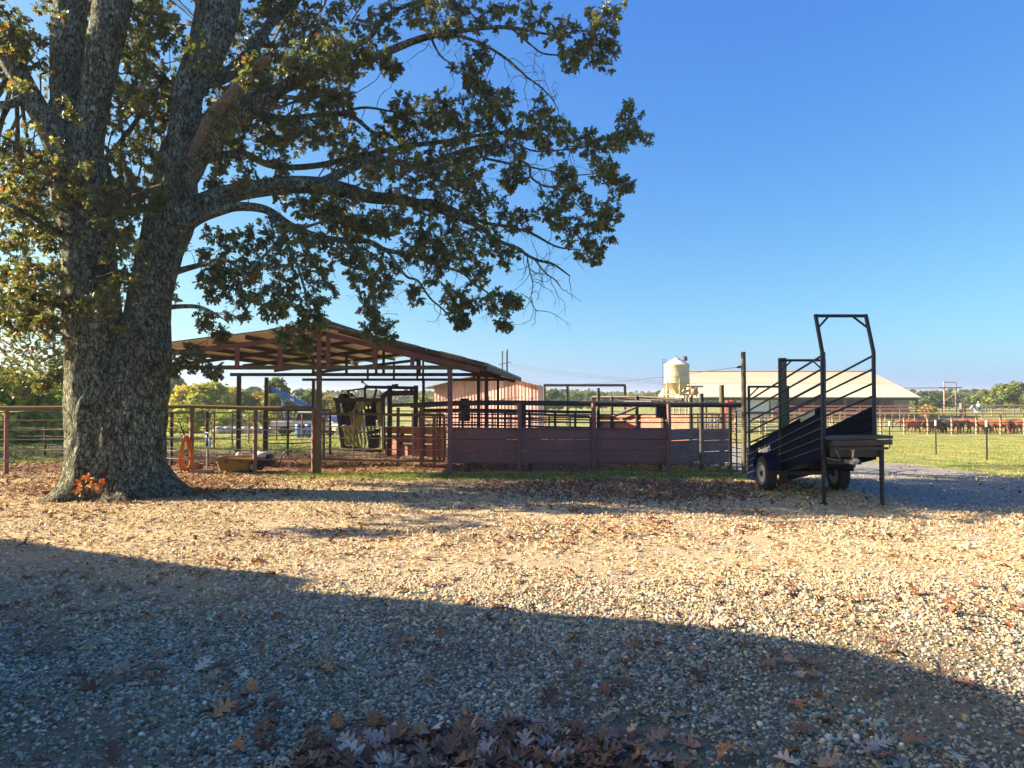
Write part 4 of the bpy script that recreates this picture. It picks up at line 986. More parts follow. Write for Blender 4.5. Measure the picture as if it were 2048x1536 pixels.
# rear frame (left), side bars leaning inward to the foot, front headgate on the right
m = MB()
for d in (-.45, .55):
    m.bar(q(674, 799, d), q(686, 893, d), .10, .10); m.bar(q(684, 893, d), q(722, 901, d), .06, .06)
m.bar(q(666, 798, -.45), q(680, 798, -.45), .05, .07); m.bar(q(672, 800, -.5), q(770, 800, -.5), .10, .10); m.bar(q(672, 800, .6), q(770, 800, .6), .1, .1)
m.bar(q(674, 799, -.45), q(674, 799, .55), .08, .08); m.bar(q(683, 892, -.45), q(745, 903, -.45), .07, .07); m.bar(q(683, 892, .5), q(765, 903, .5), .07, .07)
m.bar(q(766, 800, -.5), q(768, 900, -.5), .09, .09); m.bar(q(766, 800, .6), q(768, 896, .6), .09, .09)
m.build('frame', M_dark, sq)
for i in range(7):
    t = i/6; m = MB(); m.bar(q(683+t*24, 851, -.5), q(693+t*28, 889+t*6, -.4), .03, .04); m.build('side_bar', M_yel, sq)
for i in range(9): m = MB(); m.bar(q(686+i*7, 803, .5), q(694+i*7.5, 890, .45), .05, .04); m.build('side_bar', M_dark if i % 2 else M_yel, sq)
for i in range(3): m = MB(); m.bar(q(700+i*4.5, 822, -.52), q(704+i*5, 851, -.5), .03, .03); m.build('side_bar', M_yel, sq)
for pl_ in ([(684, 803), (712, 803), (716, 850), (690, 850)], [(728, 818), (750, 816), (752, 852), (731, 852)], [(741, 803), (770, 803), (770, 840), (752, 840)]):
    m = MB(); m.plate([q(x_, y_, .40) for (x_, y_) in pl_], (0, .03, 0)); m.build('dark_panel', M_black, sq)
m = MB()
m.plate([q(682, 803, -.42), q(699, 803, -.42), q(699, 816, -.42), q(684, 816, -.42)], (0, .03, 0))
m.plate([q(681, 828, -.40), q(697, 824, -.40), q(701, 850, -.40), q(684, 850, -.40)], (0, .03, 0))
m.build('dark_panel', M_black, sq)
m = MB()
def disc(cx, cy, r, d, sq_=1.): 
    pts = [q(cx+r*math.cos(a), cy-r*math.sin(a)*sq_, d) for a in np.linspace(0, PI, 12)]
    pts += [q(cx-r, cy+6, d), q(cx+r, cy+6, d)]; return pts
m = MB(); m.plate(disc(719, 814, 10, -.46), (0, .03, 0)); m.build('yellow_panel', M_yel, sq)
m = MB(); m.plate(disc(760, 814, 8, -.46), (0, .03, 0)); m.build('yellow_panel', M_yel, sq)
m = MB(); m.plate([q(713, 826, -.5), q(728, 826, -.5), q(726, 851, -.5), q(716, 851, -.5)], (0, .03, 0)); m.build('yellow_panel', M_yel, sq)
m = MB(); m.bar(q(707, 818, -.55), q(719, 893, -.5), .055, .03); m.build('yellow_panel', M_yel, sq)
m = MB(); m.bar(q(712, 830, -.55), q(724, 893, -.5), .04, .03); m.build('yellow_panel', M_yel, sq)
m = MB(); m.plate([q(752, 803, -.45), q(763, 803, -.45), q(765, 852, -.45), q(756, 852, -.45)], (0, .03, 0)); m.build('yellow_panel', M_yel, sq)
m = MB(); m.plate([q(725, 800, .4), q(752, 800, .4), q(752, 812, .4), q(727, 812, .4)], (0, .03, 0)); m.build('yellow_panel', M_yel, sq)
m = MB()
m.bar(q(697, 780), q(697, 798), .05, .05); m.bar(q(697, 781), q(735, 776), .045, .045); m.bar(q(729, 774), q(782, 775), .06, .09)
m.bar(q(730, 776), q(730, 797), .06, .06); m.bar(q(753, 778), q(748, 797), .05, .06); m.bar(q(748, 797), q(745, 812), .04, .05)
m.bar(q(762, 796), q(779, 783), .06, .14); m.bar(q(725, 764), q(737, 773), .03, .03); m.box(q(725, 764), (.06, .06, .06))
m.build('top_linkage', M_dark, sq)
m = MB()
m.tube([q(684, 794, -.2), q(685, 783, -.2), q(692, 780, -.1), q(698, 786, 0)], .014, 6); m.tube([q(688, 794, -.3), q(690, 785, -.2), q(697, 783, 0)], .012, 6)
m.tube([q(700, 786), q(706, 791), q(712, 796), q(728, 795)], .018, 6); m.lathe([(.05, -.15), (.16, -.12), (.19, .0), (.13, .12), (.02, .14)], q(688, 797), 12)
m.lathe([(.02, 0), (.055, .0), (.055, .03), (.02, .03)], q(703, 790, -.3), 12, 'Y')
m.tube([q(735, 855, -.55), q(741, 865, -.6), q(740, 880, -.6), q(733, 882, -.55)], .012, 6)
for i in range(5): m.tube([q(738+i*5, 858, -.5), q(741+i*5, 880, -.55), q(736+i*6, 893, -.5)], .012, 5)
m.build('hydraulic_hose', M_black, sq)
m = MB(); m.bar(q(716, 861, -.7), q(734, 865, -.7), .05, .05); m.box(q(728, 845, -.5), (.07, .07, .32)); m.bar(q(729, 870, -.6), q(729, 902, -.6), .035, .035); m.build('steel_cylinder', M_galv, sq)
m = MB()
m.plate([q(733, 864, -.3), q(757, 858, -.3), q(757, 866, -.3), q(733, 870, -.3)], (0, .3, 0)); m.plate([q(734, 872, -.25), q(757, 870, -.25), q(755, 896, -.25), q(738, 898, -.25)], (0, .25, 0))
m.build('control_box', M_dark, sq)
hg = MB()
for px in (780, 832): hg.bar(q(px, 771, .1), q(px-1, 912, .1), .135 if px == 780 else .11, .12)
hg.bar(q(783, 775, .1), q(831, 776, .1), .10, .09); hg.bar(q(783, 785, .1), q(831, 784, .1), .10, .10); hg.bar(q(783, 789, .12), q(831, 788, .12), .06, .07)
hg.box(q(793, 772, .1), (.09, .1, .12)); hg.box(q(823, 779, .1), (.08, .1, .1)); hg.bar(q(784, 771, 0), q(795, 771, 0), .05, .07)
hg.bar(q(806, 852, .2), q(800, 912, .2), .10, .10); hg.bar(q(783, 880, .3), q(800, 880, .3), .05, .05)
hg.build('headgate', M_dark, sq)
# wing wall from headgate to the alley
ww = thing('wing_fence', 'low maroon plank wing wall between squeeze chute headgate and gate post', 'fence', q(790, 910, .6))
for (ya, yb) in ((853, 869), (870, 887), (888, 912)):
    MB().plate([q(770, ya, .45), q(893, ya+1, -.9), q(893, yb+2, -.9), q(770, yb-3, .45)], (0, .03, 0)).build('plank', M_plank, ww)
for (px, d, t) in ((800, .2, 815), (846, -.4, 812), (871, -.7, 830)):
    x = q(px, 0, d).x; MB().box((x, QD+d-.06, (W(0, t, QD+d).z+zg1(x, QD+d))/2), (.085, .07, W(0, t, QD+d).z-zg1(x, QD+d))).build('post', M_maroon, ww)
MB().tube([q(784, 811, .4), q(846, 808, -.3), q(898, 806, -.9)], .05, 8).build('top_rail', M_moss, ww)
for py in (822, 832, 842): MB().tube([q(784, py, .4), q(898, py, -.9)], .014, 6).build('rail', M_dark, ww)

# ------------------------------------------------------------------ loading chute on wheels
CX0, CX1 = 5.62, 6.55
CF, CM, CR = 12.35, 14.3, 16.2
ch = thing('loading_chute', 'black portable cattle loading chute on two wheels with railed ramp and tall hoops', 'loading chute', (6.1, 14, 0))
fz = lambda D: 1.14-.215*(D-CF)                 # ramp floor
pt = lambda D: 1.74-.262*(D-CF)                 # top edge of the side sheets
m = MB(); m.plate([(CX0+.02, CF, fz(CF)), (CX1-.02, CF, fz(CF)), (CX1-.02, CR+.2, fz(CR+.2)), (CX0+.02, CR+.2, fz(CR+.2))], (0, 0, -.06))
for i in range(13):
    D = CF+.3+i*.29; m.box(((CX0+CX1)/2, D, fz(D)+.015), (CX1-CX0-.06, .04, .035))
m.build('ramp_floor', M_dark, ch)
def bottom(D): return fz(D)-.30
for xs, sgn in ((CX0, -1), (CX1, 1)):
    m = MB(); n = 6
    # sheet with pressed ribs running up the ramp
    prof = [0, .16, .18, .20, .36, .38, .40, .56, .58, .60, .76, .78, .80, 1.0]
    vs = []; fs = []
    Ds = np.linspace(CF, CR+.15, 8)
    for D in Ds:
        for i, f in enumerate(prof):
            rib = .022 if i in (2, 5, 8, 11) else 0
            vs.append((xs+sgn*rib, D, bottom(D)+(pt(D)-bottom(D))*f))
    k = len(prof)
    for a in range(len(Ds)-1):
        for i in range(k-1): fs.append((a*k+i, (a+1)*k+i, (a+1)*k+i+1, a*k+i+1))
    nv = len(vs); vs += [(x-sgn*.012, y, z) for (x, y, z) in vs]; fs += [tuple(nv+i for i in f[::-1]) for f in fs]
    m.add(vs, fs); m.bar((xs, CF, pt(CF)), (xs, CR+.15, pt(CR+.15)), .045, .045); m.bar((xs, CF, bottom(CF)), (xs, CR+.15, bottom(CR+.15)), .06, .08)
    m.build('side_sheet', M_chute, ch, recalc=False)
    for f in (.18, .38, .58, .78):
        a_, b_ = (xs+sgn*.024, CF+.04, bottom(CF)+(pt(CF)-bottom(CF))*f), (xs+sgn*.024, CR+.1, bottom(CR+.1)+(pt(CR+.1)-bottom(CR+.1))*f)
        m = MB(); m.bar(a_, b_, .012, .016); m.build('rib', M_edge, ch)
    for z0 in (2.68, 2.44, 2.18, 1.95):
        MB().tube([(xs, CF, z0), (xs, CR, z0-.215*(CR-CF))], .021, 8).build('rail', M_blackp, ch)
    MB().tube([(xs, CM, 1.255), (xs, CR, .85)], .022, 8).build('rail', M_blackp, ch)
def hoop(D, zt, zb, lean=0., zbend=None, w=.04):
    m = MB()
    for xs in (CX0, CX1):
        if zbend: m.tube([(xs, D, zb), (xs, D, zbend), (xs, D+lean, zt)], w, 10)
        else: m.tube([(xs, D, zb), (xs, D, zt)], w, 10)
    m.tube([(CX0-.02, D+lean, zt-.02), (CX1+.02, D+lean, zt-.02)], w*.85, 10)
    b_ = .24; s = lean/max(zt-(zbend or 0), .1)
    m.tube([(CX0, D+lean-b_*s, zt-b_-.02), (CX0+b_*1.0, D+lean, zt-.03)], w*.55, 8); m.tube([(CX1, D+lean-b_*s, zt-b_-.02), (CX1-b_*1.0, D+lean, zt-.03)], w*.55, 8)
    m.build('hoop', M_blackp, ch)
hoop(CF, 3.45, fz(CF)-.25, .26, 2.74, .036); hoop(CM, 2.72, bottom(CM), 0, None, .031); hoop(CR, 2.20, zg1(CX0, CR)+.02, 0, None, .031)
m = MB(); m.tube([(CX0+.02, CF+.02, fz(CF)-.2), (CX0+.03, CF+.03, 2.74)], .04, 10); m.build('hoop_sleeve', M_blackp, ch)
# dock platform
m = MB(); m.plate([(CX0-.02, CF-.42, 1.17), (CX1+.10, CF-.42, 1.20), (CX1+.06, CF+.1, 1.20), (CX0+.02, CF+.1, 1.17)], (0, 0, .05))
m.bar((CX0-.02, CF-.42, 1.12), (CX1+.08, CF-.42, 1.14), .04, .09); m.bar((CX0, CF-.40, 1.02), (CX1+.02, CF-.40, 1.03), .04, .04)
m.bar((CX0+.05, CF-.35, 1.15), (CX0+.32, CF-.5, 1.27), .03, .03)
m.build('dock_platform', M_dark, ch)
m = MB(); m.plate([(CX0+.05, CF-.2, .86), (CX1-.02, CF-.2, .86), (CX1-.02, CF-.2, 1.12), (CX0+.05, CF-.2, 1.12)], (0, .05, 0)); m.build('shade_sheet', M_black, ch)  # black sheet standing for the shade under the dock platform
lg = [(CX0+.02, 12.38), (CX1-.0, 12.12)]
for i, (x, D) in enumerate(lg):
    m = MB(); m.tube([(x, D, zg1(x, D)), (x, D, 1.12)], .035, 10); m.tube([(x, D, .45), (x, D, 1.12)], .041, 10); m.tube([(x, D, zg1(x, D)), (x, D, zg1(x, D)+.03)], .075, 10)
    m.build('jack_leg', M_blackp, ch)
m = MB(); m.tube([(CX0+.05, 12.2, 1.1), (CX0+.14, 12.15, .98), (CX0+.22, 12.15, .80), (CX0+.03, 12.3, .83)], .009, 5); m.build('safety_chain', M_galv, ch)
m = MB(); m.bar((CX0+.04, 12.3, .77), (CX1-.28, 12.3, .76), .06, .09); m.bar((6.1, 12.2, .76), (6.12, 14.2, .5), .09, .09); m.build('draw_beam', M_blackp, ch)
m = MB(); hx = Xat(1699, 12.1); m.box((hx, 12.08, .785), (.13, .22, .07)); m.lathe([(.02, 0), (.05, .02), (.06, .06), (.03, .1)], (hx+.03, 11.97, .76), 12); m.bar((hx+.01, 12.05, .8), (hx+.01, 12.03, .99), .03, .04); m.box((hx+.01, 12.03, 1.0), (.07, .03, .03))
m.build('coupler', M_chrome, ch)
AX = 14.15
m = MB(); m.bar((5.25, AX, .36), (6.75, AX, .36), .07, .07); m.bar((CX0, CM-1.2, .62), (CX0, AX+.8, .30), .06, .08); m.bar((CX1, CM-1.2, .62), (CX1, AX+.8, .30), .06, .08); m.build('axle', M_black, ch)
def wheel(xc, out):
    c = (xc, AX, zg1(xc, AX)+.345)
    w = MB(); w.lathe([(.19, -.10), (.20, -.105), (.27, -.112), (.325, -.10), (.345, -.075), (.350, -.03), (.350, .03), (.345, .075), (.325, .10), (.27, .112), (.20, .105), (.19, .10)], c, 40, 'X', False)
    for k in range(40):   # tread blocks
        a = 2*PI*k/40
        for dx in (-.06, 0, .06): w.box((c[0]+dx, c[1]+.350*math.cos(a+dx*2), c[2]+.350*math.sin(a+dx*2)), (.045, .03, .012), rot=Matrix.Rotation(a+dx*2+PI/2, 3, 'X'))
    t = w.build('wheel', M_rubber, ch)
    r = MB(); s_ = out
    r.lathe([(.228, .075*s_), (.226, .088*s_), (.214, .088*s_), (.206, .075*s_), (.196, .045*s_), (.165, .035*s_), (.13, .055*s_), (.085, .07*s_), (.04, .07*s_)], (c[0]+.02*s_, c[1], c[2]), 32, 'X', False)
    r.lathe([(.196, -.10), (.2, .10)], c, 28, 'X', False)
    rm = r.build('rim', M_rim, t)
    h = MB(); h.lathe([(.05, .0), (.05, .09*s_), (.035, .10*s_), (.0, .1*s_)], (c[0]+.03*s_, c[1], c[2]), 16, 'X', False)
    for k in range(5):
        a = 2*PI*k/5; h.lathe([(.013, 0), (.013, .05*s_), (0, .052*s_)], (c[0]+.055*s_, c[1]+.078*math.cos(a), c[2]+.078*math.sin(a)), 8, 'X', False)
    h.build('hub', M_black, t)
wheel(5.26, -1); wheel(6.74, -1)
for xc in (5.27, 6.73):
    m = MB(); n = 12; zc = zg1(xc, AX)+.345
    vs = []
    for i in range(n+1):
        a = R(12)+R(156)*i/n
        for (dx, r_) in ((-.14, .43), (.14, .43), (.14, .41), (-.14, .41)): vs.append((xc+dx, AX+r_*math.cos(a), zc+r_*math.sin(a)))
    fs = [(i*4+j, i*4+(j+1) % 4, i*4+4+(j+1) % 4, i*4+4+j) for i in range(n) for j in range(4)]
    m.add(vs, fs, False); m.bar((xc+(.2 if xc < 6 else -.2), AX, zc+.3), (xc, AX, zc+.4), .06, .03)
    m.build('mudguard', M_chute, ch)
# maker's lettering painted along the lower side sheet
def lettering(body, size, mtx, m, parent, name='lettering', bold=.02, ext=.001):
    cu = bpy.data.curves.new(name, 'FONT'); cu.body = body; cu.size = size; cu.extrude = ext; cu.offset = bold*size; cu.align_x = 'CENTER'
    to = bpy.data.objects.new(name, cu); COL.objects.link(to)
    dg = bpy.context.evaluated_depsgraph_get()
    me = bpy.data.meshes.new_from_object(to.evaluated_get(dg)); bpy.data.objects.remove(to)
    me.transform(mtx); off = Vector(parent.location); me.transform(Matrix.Translation(-off))
    me.materials.clear(); me.materials.append(m)
    o = bpy.data.objects.new(name, me); COL.objects.link(o); o.parent = parent; return o
M_ink = newmat('white_lettering')[0]; _b = M_ink.node_tree.nodes['Principled BSDF']; _b.inputs['Base Color'].default_value = (.8, .8, .8, 1); _b.inputs['Roughness'].default_value = .5
Dl = 15.15; e1 = Vector((0, -1, .235)).normalized(); e2 = Vector((0, .235, 1)).normalized(); e3 = e1.cross(e2)
mt = Matrix((( *[e1.x, e2.x, e3.x], CX0-.026), (*[e1.y, e2.y, e3.y], Dl), (*[e1.z, e2.z, e3.z], W(1533, 906, Dl).z), (0, 0, 0, 1)))
lettering('Priefert', .235, mt, M_ink, ch)
m = MB(); a = Vector((CX0-.026, Dl-.42, W(1533, 908, Dl).z-.005+.0)); m.bar(a+Vector((0, .3, -.07)), a+Vector((0, -.02, .0)), .004, .02); m.build('underline', M_ink, ch)
m = MB(); p = (CX0-.026, 12.62, 1.60); m.plate([Vector(p), Vector(p)+Vector((0, .62, -.163)), Vector(p)+Vector((0, .62, -.163+.085)), Vector(p)+Vector((0, 0, .085))], (-.003, 0, 0)); m.build('sticker', M_galv, ch)

# ------------------------------------------------------------------ small things by the fence
hs = thing('hose_coil', 'bright orange hose coiled in long loops hanging on the fence post right of the oak', 'hose', W(371, 940, 17.25))
m = MB(); D = 17.25
for i, (w0, w1, yb, dx) in enumerate([(4, 13, 942, -1), (6, 11, 938, 1), (3, 9, 934, -2), (7, 12.5, 940, 2), (2, 6, 930, 0), (5, 13.5, 945, -1.5)]):
    pts = []
    for a in np.linspace(0, 2*PI, 28):
        t = (1-math.cos(a))/2
        wv_ = (w0+(w1-w0)*math.sin(min(t*1.15, 1)*PI/2))*math.sin(a)
        if t > .8: wv_ *= 1
        pts.append(W(371.5+dx+wv_, 870+i*.6+(yb-870)*t, D-.02*i+.03*math.sin(a)))
    m.tube(pts, .0165, 8, False)
m.build('loop', M_hose, hs)
m = MB(); m.tube([W(359.5, 845, D), W(365, 861, D), W(369, 871, D)], [.016, .018, .022], 8); m.build('nozzle', M_black, hs)
m = MB(); m.tube([(fx(377), FD-.1, W(0, 872, FD).z), (fx(371), FD-.2, W(0, 871, FD).z), (fx(371), FD-.24, W(0, 868, FD).z)], .014, 6)
m.build('hook', M_pipe, hs)
hy = thing('yard_hydrant', 'galvanised yard hydrant standpipe with blue head and lever, behind the fence', 'hydrant', Gp(Xat(415.5, 18.2), 18.2))
x = Xat(415.5, 18.2); m = MB(); m.tube([(x, 18.2, -.1), (x, 18.2, .62)], .024, 8); m.build('standpipe', M_galv, hy)
m = MB(); m.lathe([(.0, .60), (.04, .6), (.045, .7), (.035, .8), (.0, .82)], (x, 18.2, .12), 10); m.tube([(x, 18.2, .80), (x+.07, 18.15, .86), (x+.10, 18.13, .70), (x+.10, 18.13, .58)], .022, 6); m.tube([(x, 18.2, .92), (x-.05, 18.2, 1.0), (x+.06, 18.15, .98)], .016, 6)
m.build('head', M_blue, hy)
tb = thing('feed_tub', 'long mustard-yellow feed tub with flared rim lying behind the fence', 'tub', W(475, 937, 17.75))
m = MB(); D = 17.75
zb, zt = .03, W(0, 914, D).z
xa, xb = Xat(437, D), Xat(510, D)
def ringr(x0_, x1_, y0_, y1_, z, r=.06, n=4):
    o_ = []
    for (cx_, cy_, a0) in ((x1_-r, y1_-r, 0), (x0_+r, y1_-r, PI/2), (x0_+r, y0_+r, PI), (x1_-r, y0_+r, 1.5*PI)):
        for k in range(n+1): a = a0+PI/2*k/n; o_.append((cx_+r*math.cos(a), cy_+r*math.sin(a), z))
    return o_
rings = [ringr(xa+.12, xb-.06, D-.20, D+.22, zb), ringr(xa+.04, xb-.02, D-.27, D+.29, zt-.05), ringr(xa-.03, xb+.03, D-.33, D+.35, zt-.045), ringr(xa-.03, xb+.03, D-.33, D+.35, zt), ringr(xa+.03, xb-.03, D-.28, D+.30, zt), ringr(xa+.14, xb-.08, D-.18, D+.20, zb+.03)]
k = len(rings[0]); vs = sum(rings, []); fs = [(i*k+j, i*k+(j+1) % k, (i+1)*k+(j+1) % k, (i+1)*k+j) for i in range(5) for j in range(k)]
fs += [tuple(range(k-1, -1, -1)), tuple(range(5*k, 6*k))]
m.add(vs, fs, False); m.build('shell', M_tub, tb)
st = thing('scoop', 'pale scoop and stick left lying across the yellow feed tub', 'scoop', W(480, 912, 17.75))
m = MB(); m.tube([W(455, 901, 17.7), W(465, 912, 17.75)], .014, 6); m.tube([W(458, 911.5, 17.6), W(505, 911, 17.7)], .014, 6); m.build('stick', M_board, st)
m = MB(); m.lathe([(.0, -.03), (.09, -.02), (.10, .0), (.04, .09), (0, .1)], W(478, 911, 17.8), 10); m.build('bowl', M_white, st)
wb = thing('pump_cart', 'small wheeled engine cart with white tank and black tube handles beside the yellow tub', 'cart', W(535, 938, 17.9))
D = 17.9
m = MB(); m.lathe([(.0, -.02), (.19, -.02), (.22, .02), (.22, .08), (.16, .12), (0, .13)], W(524, 913, D), 16); m.lathe([(.05, .1), (.05, .16), (0, .16)], W(520, 912, D), 10); m.build('tank', M_white, wb)
m = MB(); m.box(W(528, 923, D), (.48, .34, .16)); m.box(W(539, 915, D), (.12, .3, .18)); m.lathe([(0, -.2), (.1, -.2), (.1, .2), (0, .2)], W(521, 926, D), 14, 'Y'); m.build('engine', M_black, wb)
m = MB()
for d in (-.22, .22):
    m.tube([W(545, 934, D+d), W(558, 934, D+d), W(562, 918, D+d), W(568, 905, D+d), W(574, 902, D+d), W(585, 903, D+d)], .018, 8)
    m.tube([W(514, 930, D+d), W(545, 932, D+d)], .016, 6); m.tube([W(548, 903, D+d), W(547, 934, D+d)], .016, 6)
m.tube([W(562, 918, D-.22), W(562, 918, D+.22)], .016, 6); m.build('frame', M_black, wb)
for d in (-.26, .26):
    c = Vector((Xat(513.5, D), D+d, .13)); w = MB(); w.lathe([(.07, -.03), (.12, -.04), (.135, 0), (.12, .04), (.07, .03)], c, 18, 'Y', False); t = w.build('wheel', M_rubber, wb)
    r = MB(); r.lathe([(0, -.045), (.06, -.04), (.075, -.02), (.075, .02), (.06, .04), (0, .045)], c, 14, 'Y'); r.build('rim', M_rim, t)
m = MB(); c = W(405, 942, 17.2); m.box((c.x, c.y, zg1(c.x, c.y)+.045), (.46, .26, .07), .12); tag(m.build('board', M_board), 'short flat board lying on the ground between orange hose and yellow tub', 'board')
m = MB(); c = Gp(Xat(396, 18.0), 18.0)
m.lathe([(.0, .0), (.10, .0), (.17, .12), (.175, .17), (.15, .17), (.1, .03)], c, 16); m.tube([c+Vector((.16, 0, .16)), c+Vector((.05, -.1, .33)), c+Vector((-.14, 0, .2))], .007, 5)
tag(m.build('bucket', M_maroon), 'small dark red bucket with wire bail beside the orange hose', 'bucket')
m = MB(); c = Gp(Xat(113, 13.45), 13.45)
bk = [(-.13, .0, .045, .3, 0), (.10, -.03, .045, -.2, 0)]
tag(MB().box(c+Vector((-.12, .02, .05)), (.22, .11, .09), .5).build('brick', M_brick), 'old red brick lying at the left root of the oak, end showing', 'brick')
tag(MB().box(c+Vector((.10, -.02, .05)), (.22, .11, .09), -.2).build('brick', M_maroon), 'dark brick tight against the oak root, right of the red one', 'brick')
# leafy sucker at the foot of the oak
random.seed(9)
sk = thing('oak_sucker', 'tuft of orange and tan dead oak leaves sprouting at the foot of the trunk', 'shoot', W(185, 985, 12.62))
m = MB(); pp = []; dd = []
for i in range(8):
    a = W(185+random.gauss(0, 8), 992, 12.62); b_ = W(182+random.gauss(0, 17), 970+random.gauss(0, 8), 12.55); m.tube([a, b_], .005, 4); pp.append(b_); dd.append((b_-a).normalized())
m.build('stem', M_bark, sk)
def _c(n, px=None): return palette([(.55, .22, .06), (.62, .40, .18), (.40, .12, .05), (.45, .33, .15)], [3, 2, 2, 1], n, .25)
_o = colours_for; colours_for = _c
lv = leaves(pp, dd, [None]*len(pp), 6, .11, .16, 'foliage', sk, M_litter); lv.location = -Vector(sk.location)
colours_for = _o
# the house whose roof shades the yard; it stands left of the camera, outside the photograph
M_side = corrugated('lap_siding', (.62, .58, .50), (.58, .54, .46), (.5, .46, .4), .2, (0, 0, 1), .6, .7, .4)
M_shing = paint('grey_shingle', (.10, .095, .09), (.15, .14, .13), 8, .9, 0, None, .6, .5)
hx_ = []
T_ = 9.6
def back(x, y, t=T_): return Vector((x, y, 0))+SUN_TO/math.cos(SUN_EL)*t
edge = [(-8.6, 9.98), (-1.95, 7.12), (-2.05, 6.72), (1.2, 5.86), (2.6, 5.2), (3.3, 4.3), (2.4, 1.5), (1.2, -3), (-.5, -9)]
top = [back(x, y, T_) for (x, y) in edge]
zr = top[0].z
hb = thing('ranch_house', 'low sided ranch house left of the yard, outside the frame, roof shading the gravel', 'house', (-16, 3, 0))
poly = top+[Vector((-24, -9, zr)), Vector((-24, 13.3, zr))]
MB().plate(poly, (0, 0, -.22)).build('roof', M_shing, hb)
def inset(p): c = Vector((-15, 1.5, 0)); v = Vector((p.x, p.y, 0))-c; L_ = v.length; return c+v*((L_-1.0)/L_)
wp = [inset(p) for p in (top[0], top[3], top[4], top[6], top[8], poly[-2], poly[-1])]
m = MB()
for i in range(len(wp)):
    a, b_ = wp[i], wp[(i+1) % len(wp)]; u = (b_-a).normalized(); nn = Vector((u.y, -u.x, 0))
    m.plate([a, b_, b_+Vector((0, 0, zr-.22)), a+Vector((0, 0, zr-.22))], nn*.12)
m.build('wall', M_side, hb)
for (i, f) in ((0, .3), (0, .7), (3, .5)):
    a, b_ = wp[i], wp[i+1]; c = a.lerp(b_, f); u = (b_-a).normalized(); nn = Vector((-u.y, u.x, 0)); nn = nn if nn.dot(c-Vector((-15, 1.5, 0))) > 0 else -nn
    w = MB(); w.box(c+nn*.06+Vector((0, 0, 1.6)), (1.3, .12, 1.4), math.atan2(u.y, u.x)); fr = w.build('window', M_white, hb)
    w = MB(); w.box(c+nn*.10+Vector((0, 0, 1.6)), (1.14, .08, 1.24), math.atan2(u.y, u.x)); w.build('pane', M_glass, fr)
# ------------------------------------------------------------------ faded pink building
random.seed(77)
M_pinkc = corrugated('faded_pink_sheet', (.44, .235, .21), (.52, .33, .30), (.25, .10, .085), .27, (.93, -.36, 0), .7, .60, .5, 2.0, 0, .32)
M_pinks = paint('pink_trim', (.52, .38, .36), (.46, .33, .32), 2, .7)
pb = thing('pink_shed', 'weathered pink sheet-metal building with low gable behind the pens', 'building', W(980, 850, 50))
A = W(869, 800, 51.8); B_ = W(1077, 800, 48.2); A.z = B_.z = -1.3
u = (B_-A); Lw = u.length; u.normalize(); nrm = Vector((u.y, -u.x, 0)); back_ = -nrm
zA, zB, zM = W(869, 769, 51.8).z, W(1077, 771, 48.2).z, W(1000, 747, 49.6).z
zE = (zA+zB)/2
npan = 30; seam = W(1000, 795, 50).z
for tier in (0, 1):
    m = MB()
    for i in range(npan):
        f0, f1 = i/npan, (i+1)/npan
        def roof_z(f): return zE+(zM-zE)*(1-abs(f-.58)/(.58 if f < .58 else .42))
        lo = -1.4 if tier == 0 else seam+random.uniform(-.22, .06)
        p0, p1 = A+u*Lw*f0, A+u*Lw*f1
        off = nrm*((.0 if tier == 0 else .035)+.012*(i % 2))
        z0t, z1t = (seam+.2, seam+.2) if tier == 0 else (roof_z(f0)-.03, roof_z(f1)-.03)
        lo2 = lo+random.uniform(-.04, .04) if tier == 1 else lo
        m.plate([Vector((p0.x, p0.y, lo))+off, Vector((p1.x, p1.y, lo2))+off, Vector((p1.x, p1.y, z1t))+off, Vector((p0.x, p0.y, z0t))+off], -nrm*.02)
    m.build('wall', M_pinkc, pb)
apex = A+u*Lw*.58; dep = Vector((.78, 9, 0))
C0, C1 = A.copy(), B_.copy()
m = MB()
for (p, z, q_, z2) in ((A-u*.55, zE-.28, apex, zM), (apex, zM, B_+u*.45, zE-.22)):
    p = Vector(p)+nrm*.75; q_ = Vector(q_)+nrm*.75
    m.plate([Vector((p.x, p.y, z+.04)), Vector((q_.x, q_.y, z2+.04)), Vector((q_.x, q_.y, z2+.04))+dep, Vector((p.x, p.y, z+.04))+dep], (0, 0, .06))
m.build('roof', M_rooft, pb)
m = MB()
for (P, z) in ((A, zE), (B_, zE)):
    m.plate([Vector((P.x, P.y, -1.4)), Vector((P.x, P.y, z)), Vector((P.x, P.y, z))+dep, Vector((P.x, P.y, -1.4))+dep], u*.03)
a, b_ = A+dep, B_+dep; m.plate([Vector((a.x, a.y, -1.4)), Vector((b_.x, b_.y, -1.4)), Vector((b_.x, b_.y, zE)), Vector((a.x, a.y, zE))], nrm*.03)
m.build('wall', M_pinks, pb)
m = MB(); m.bar(Vector((B_.x, B_.y, -1.4))+nrm*.05+u*.16, Vector((B_.x, B_.y, zE-.1))+nrm*.05+u*.16, .34, .05); m.build('corner_trim', M_pinks, pb)
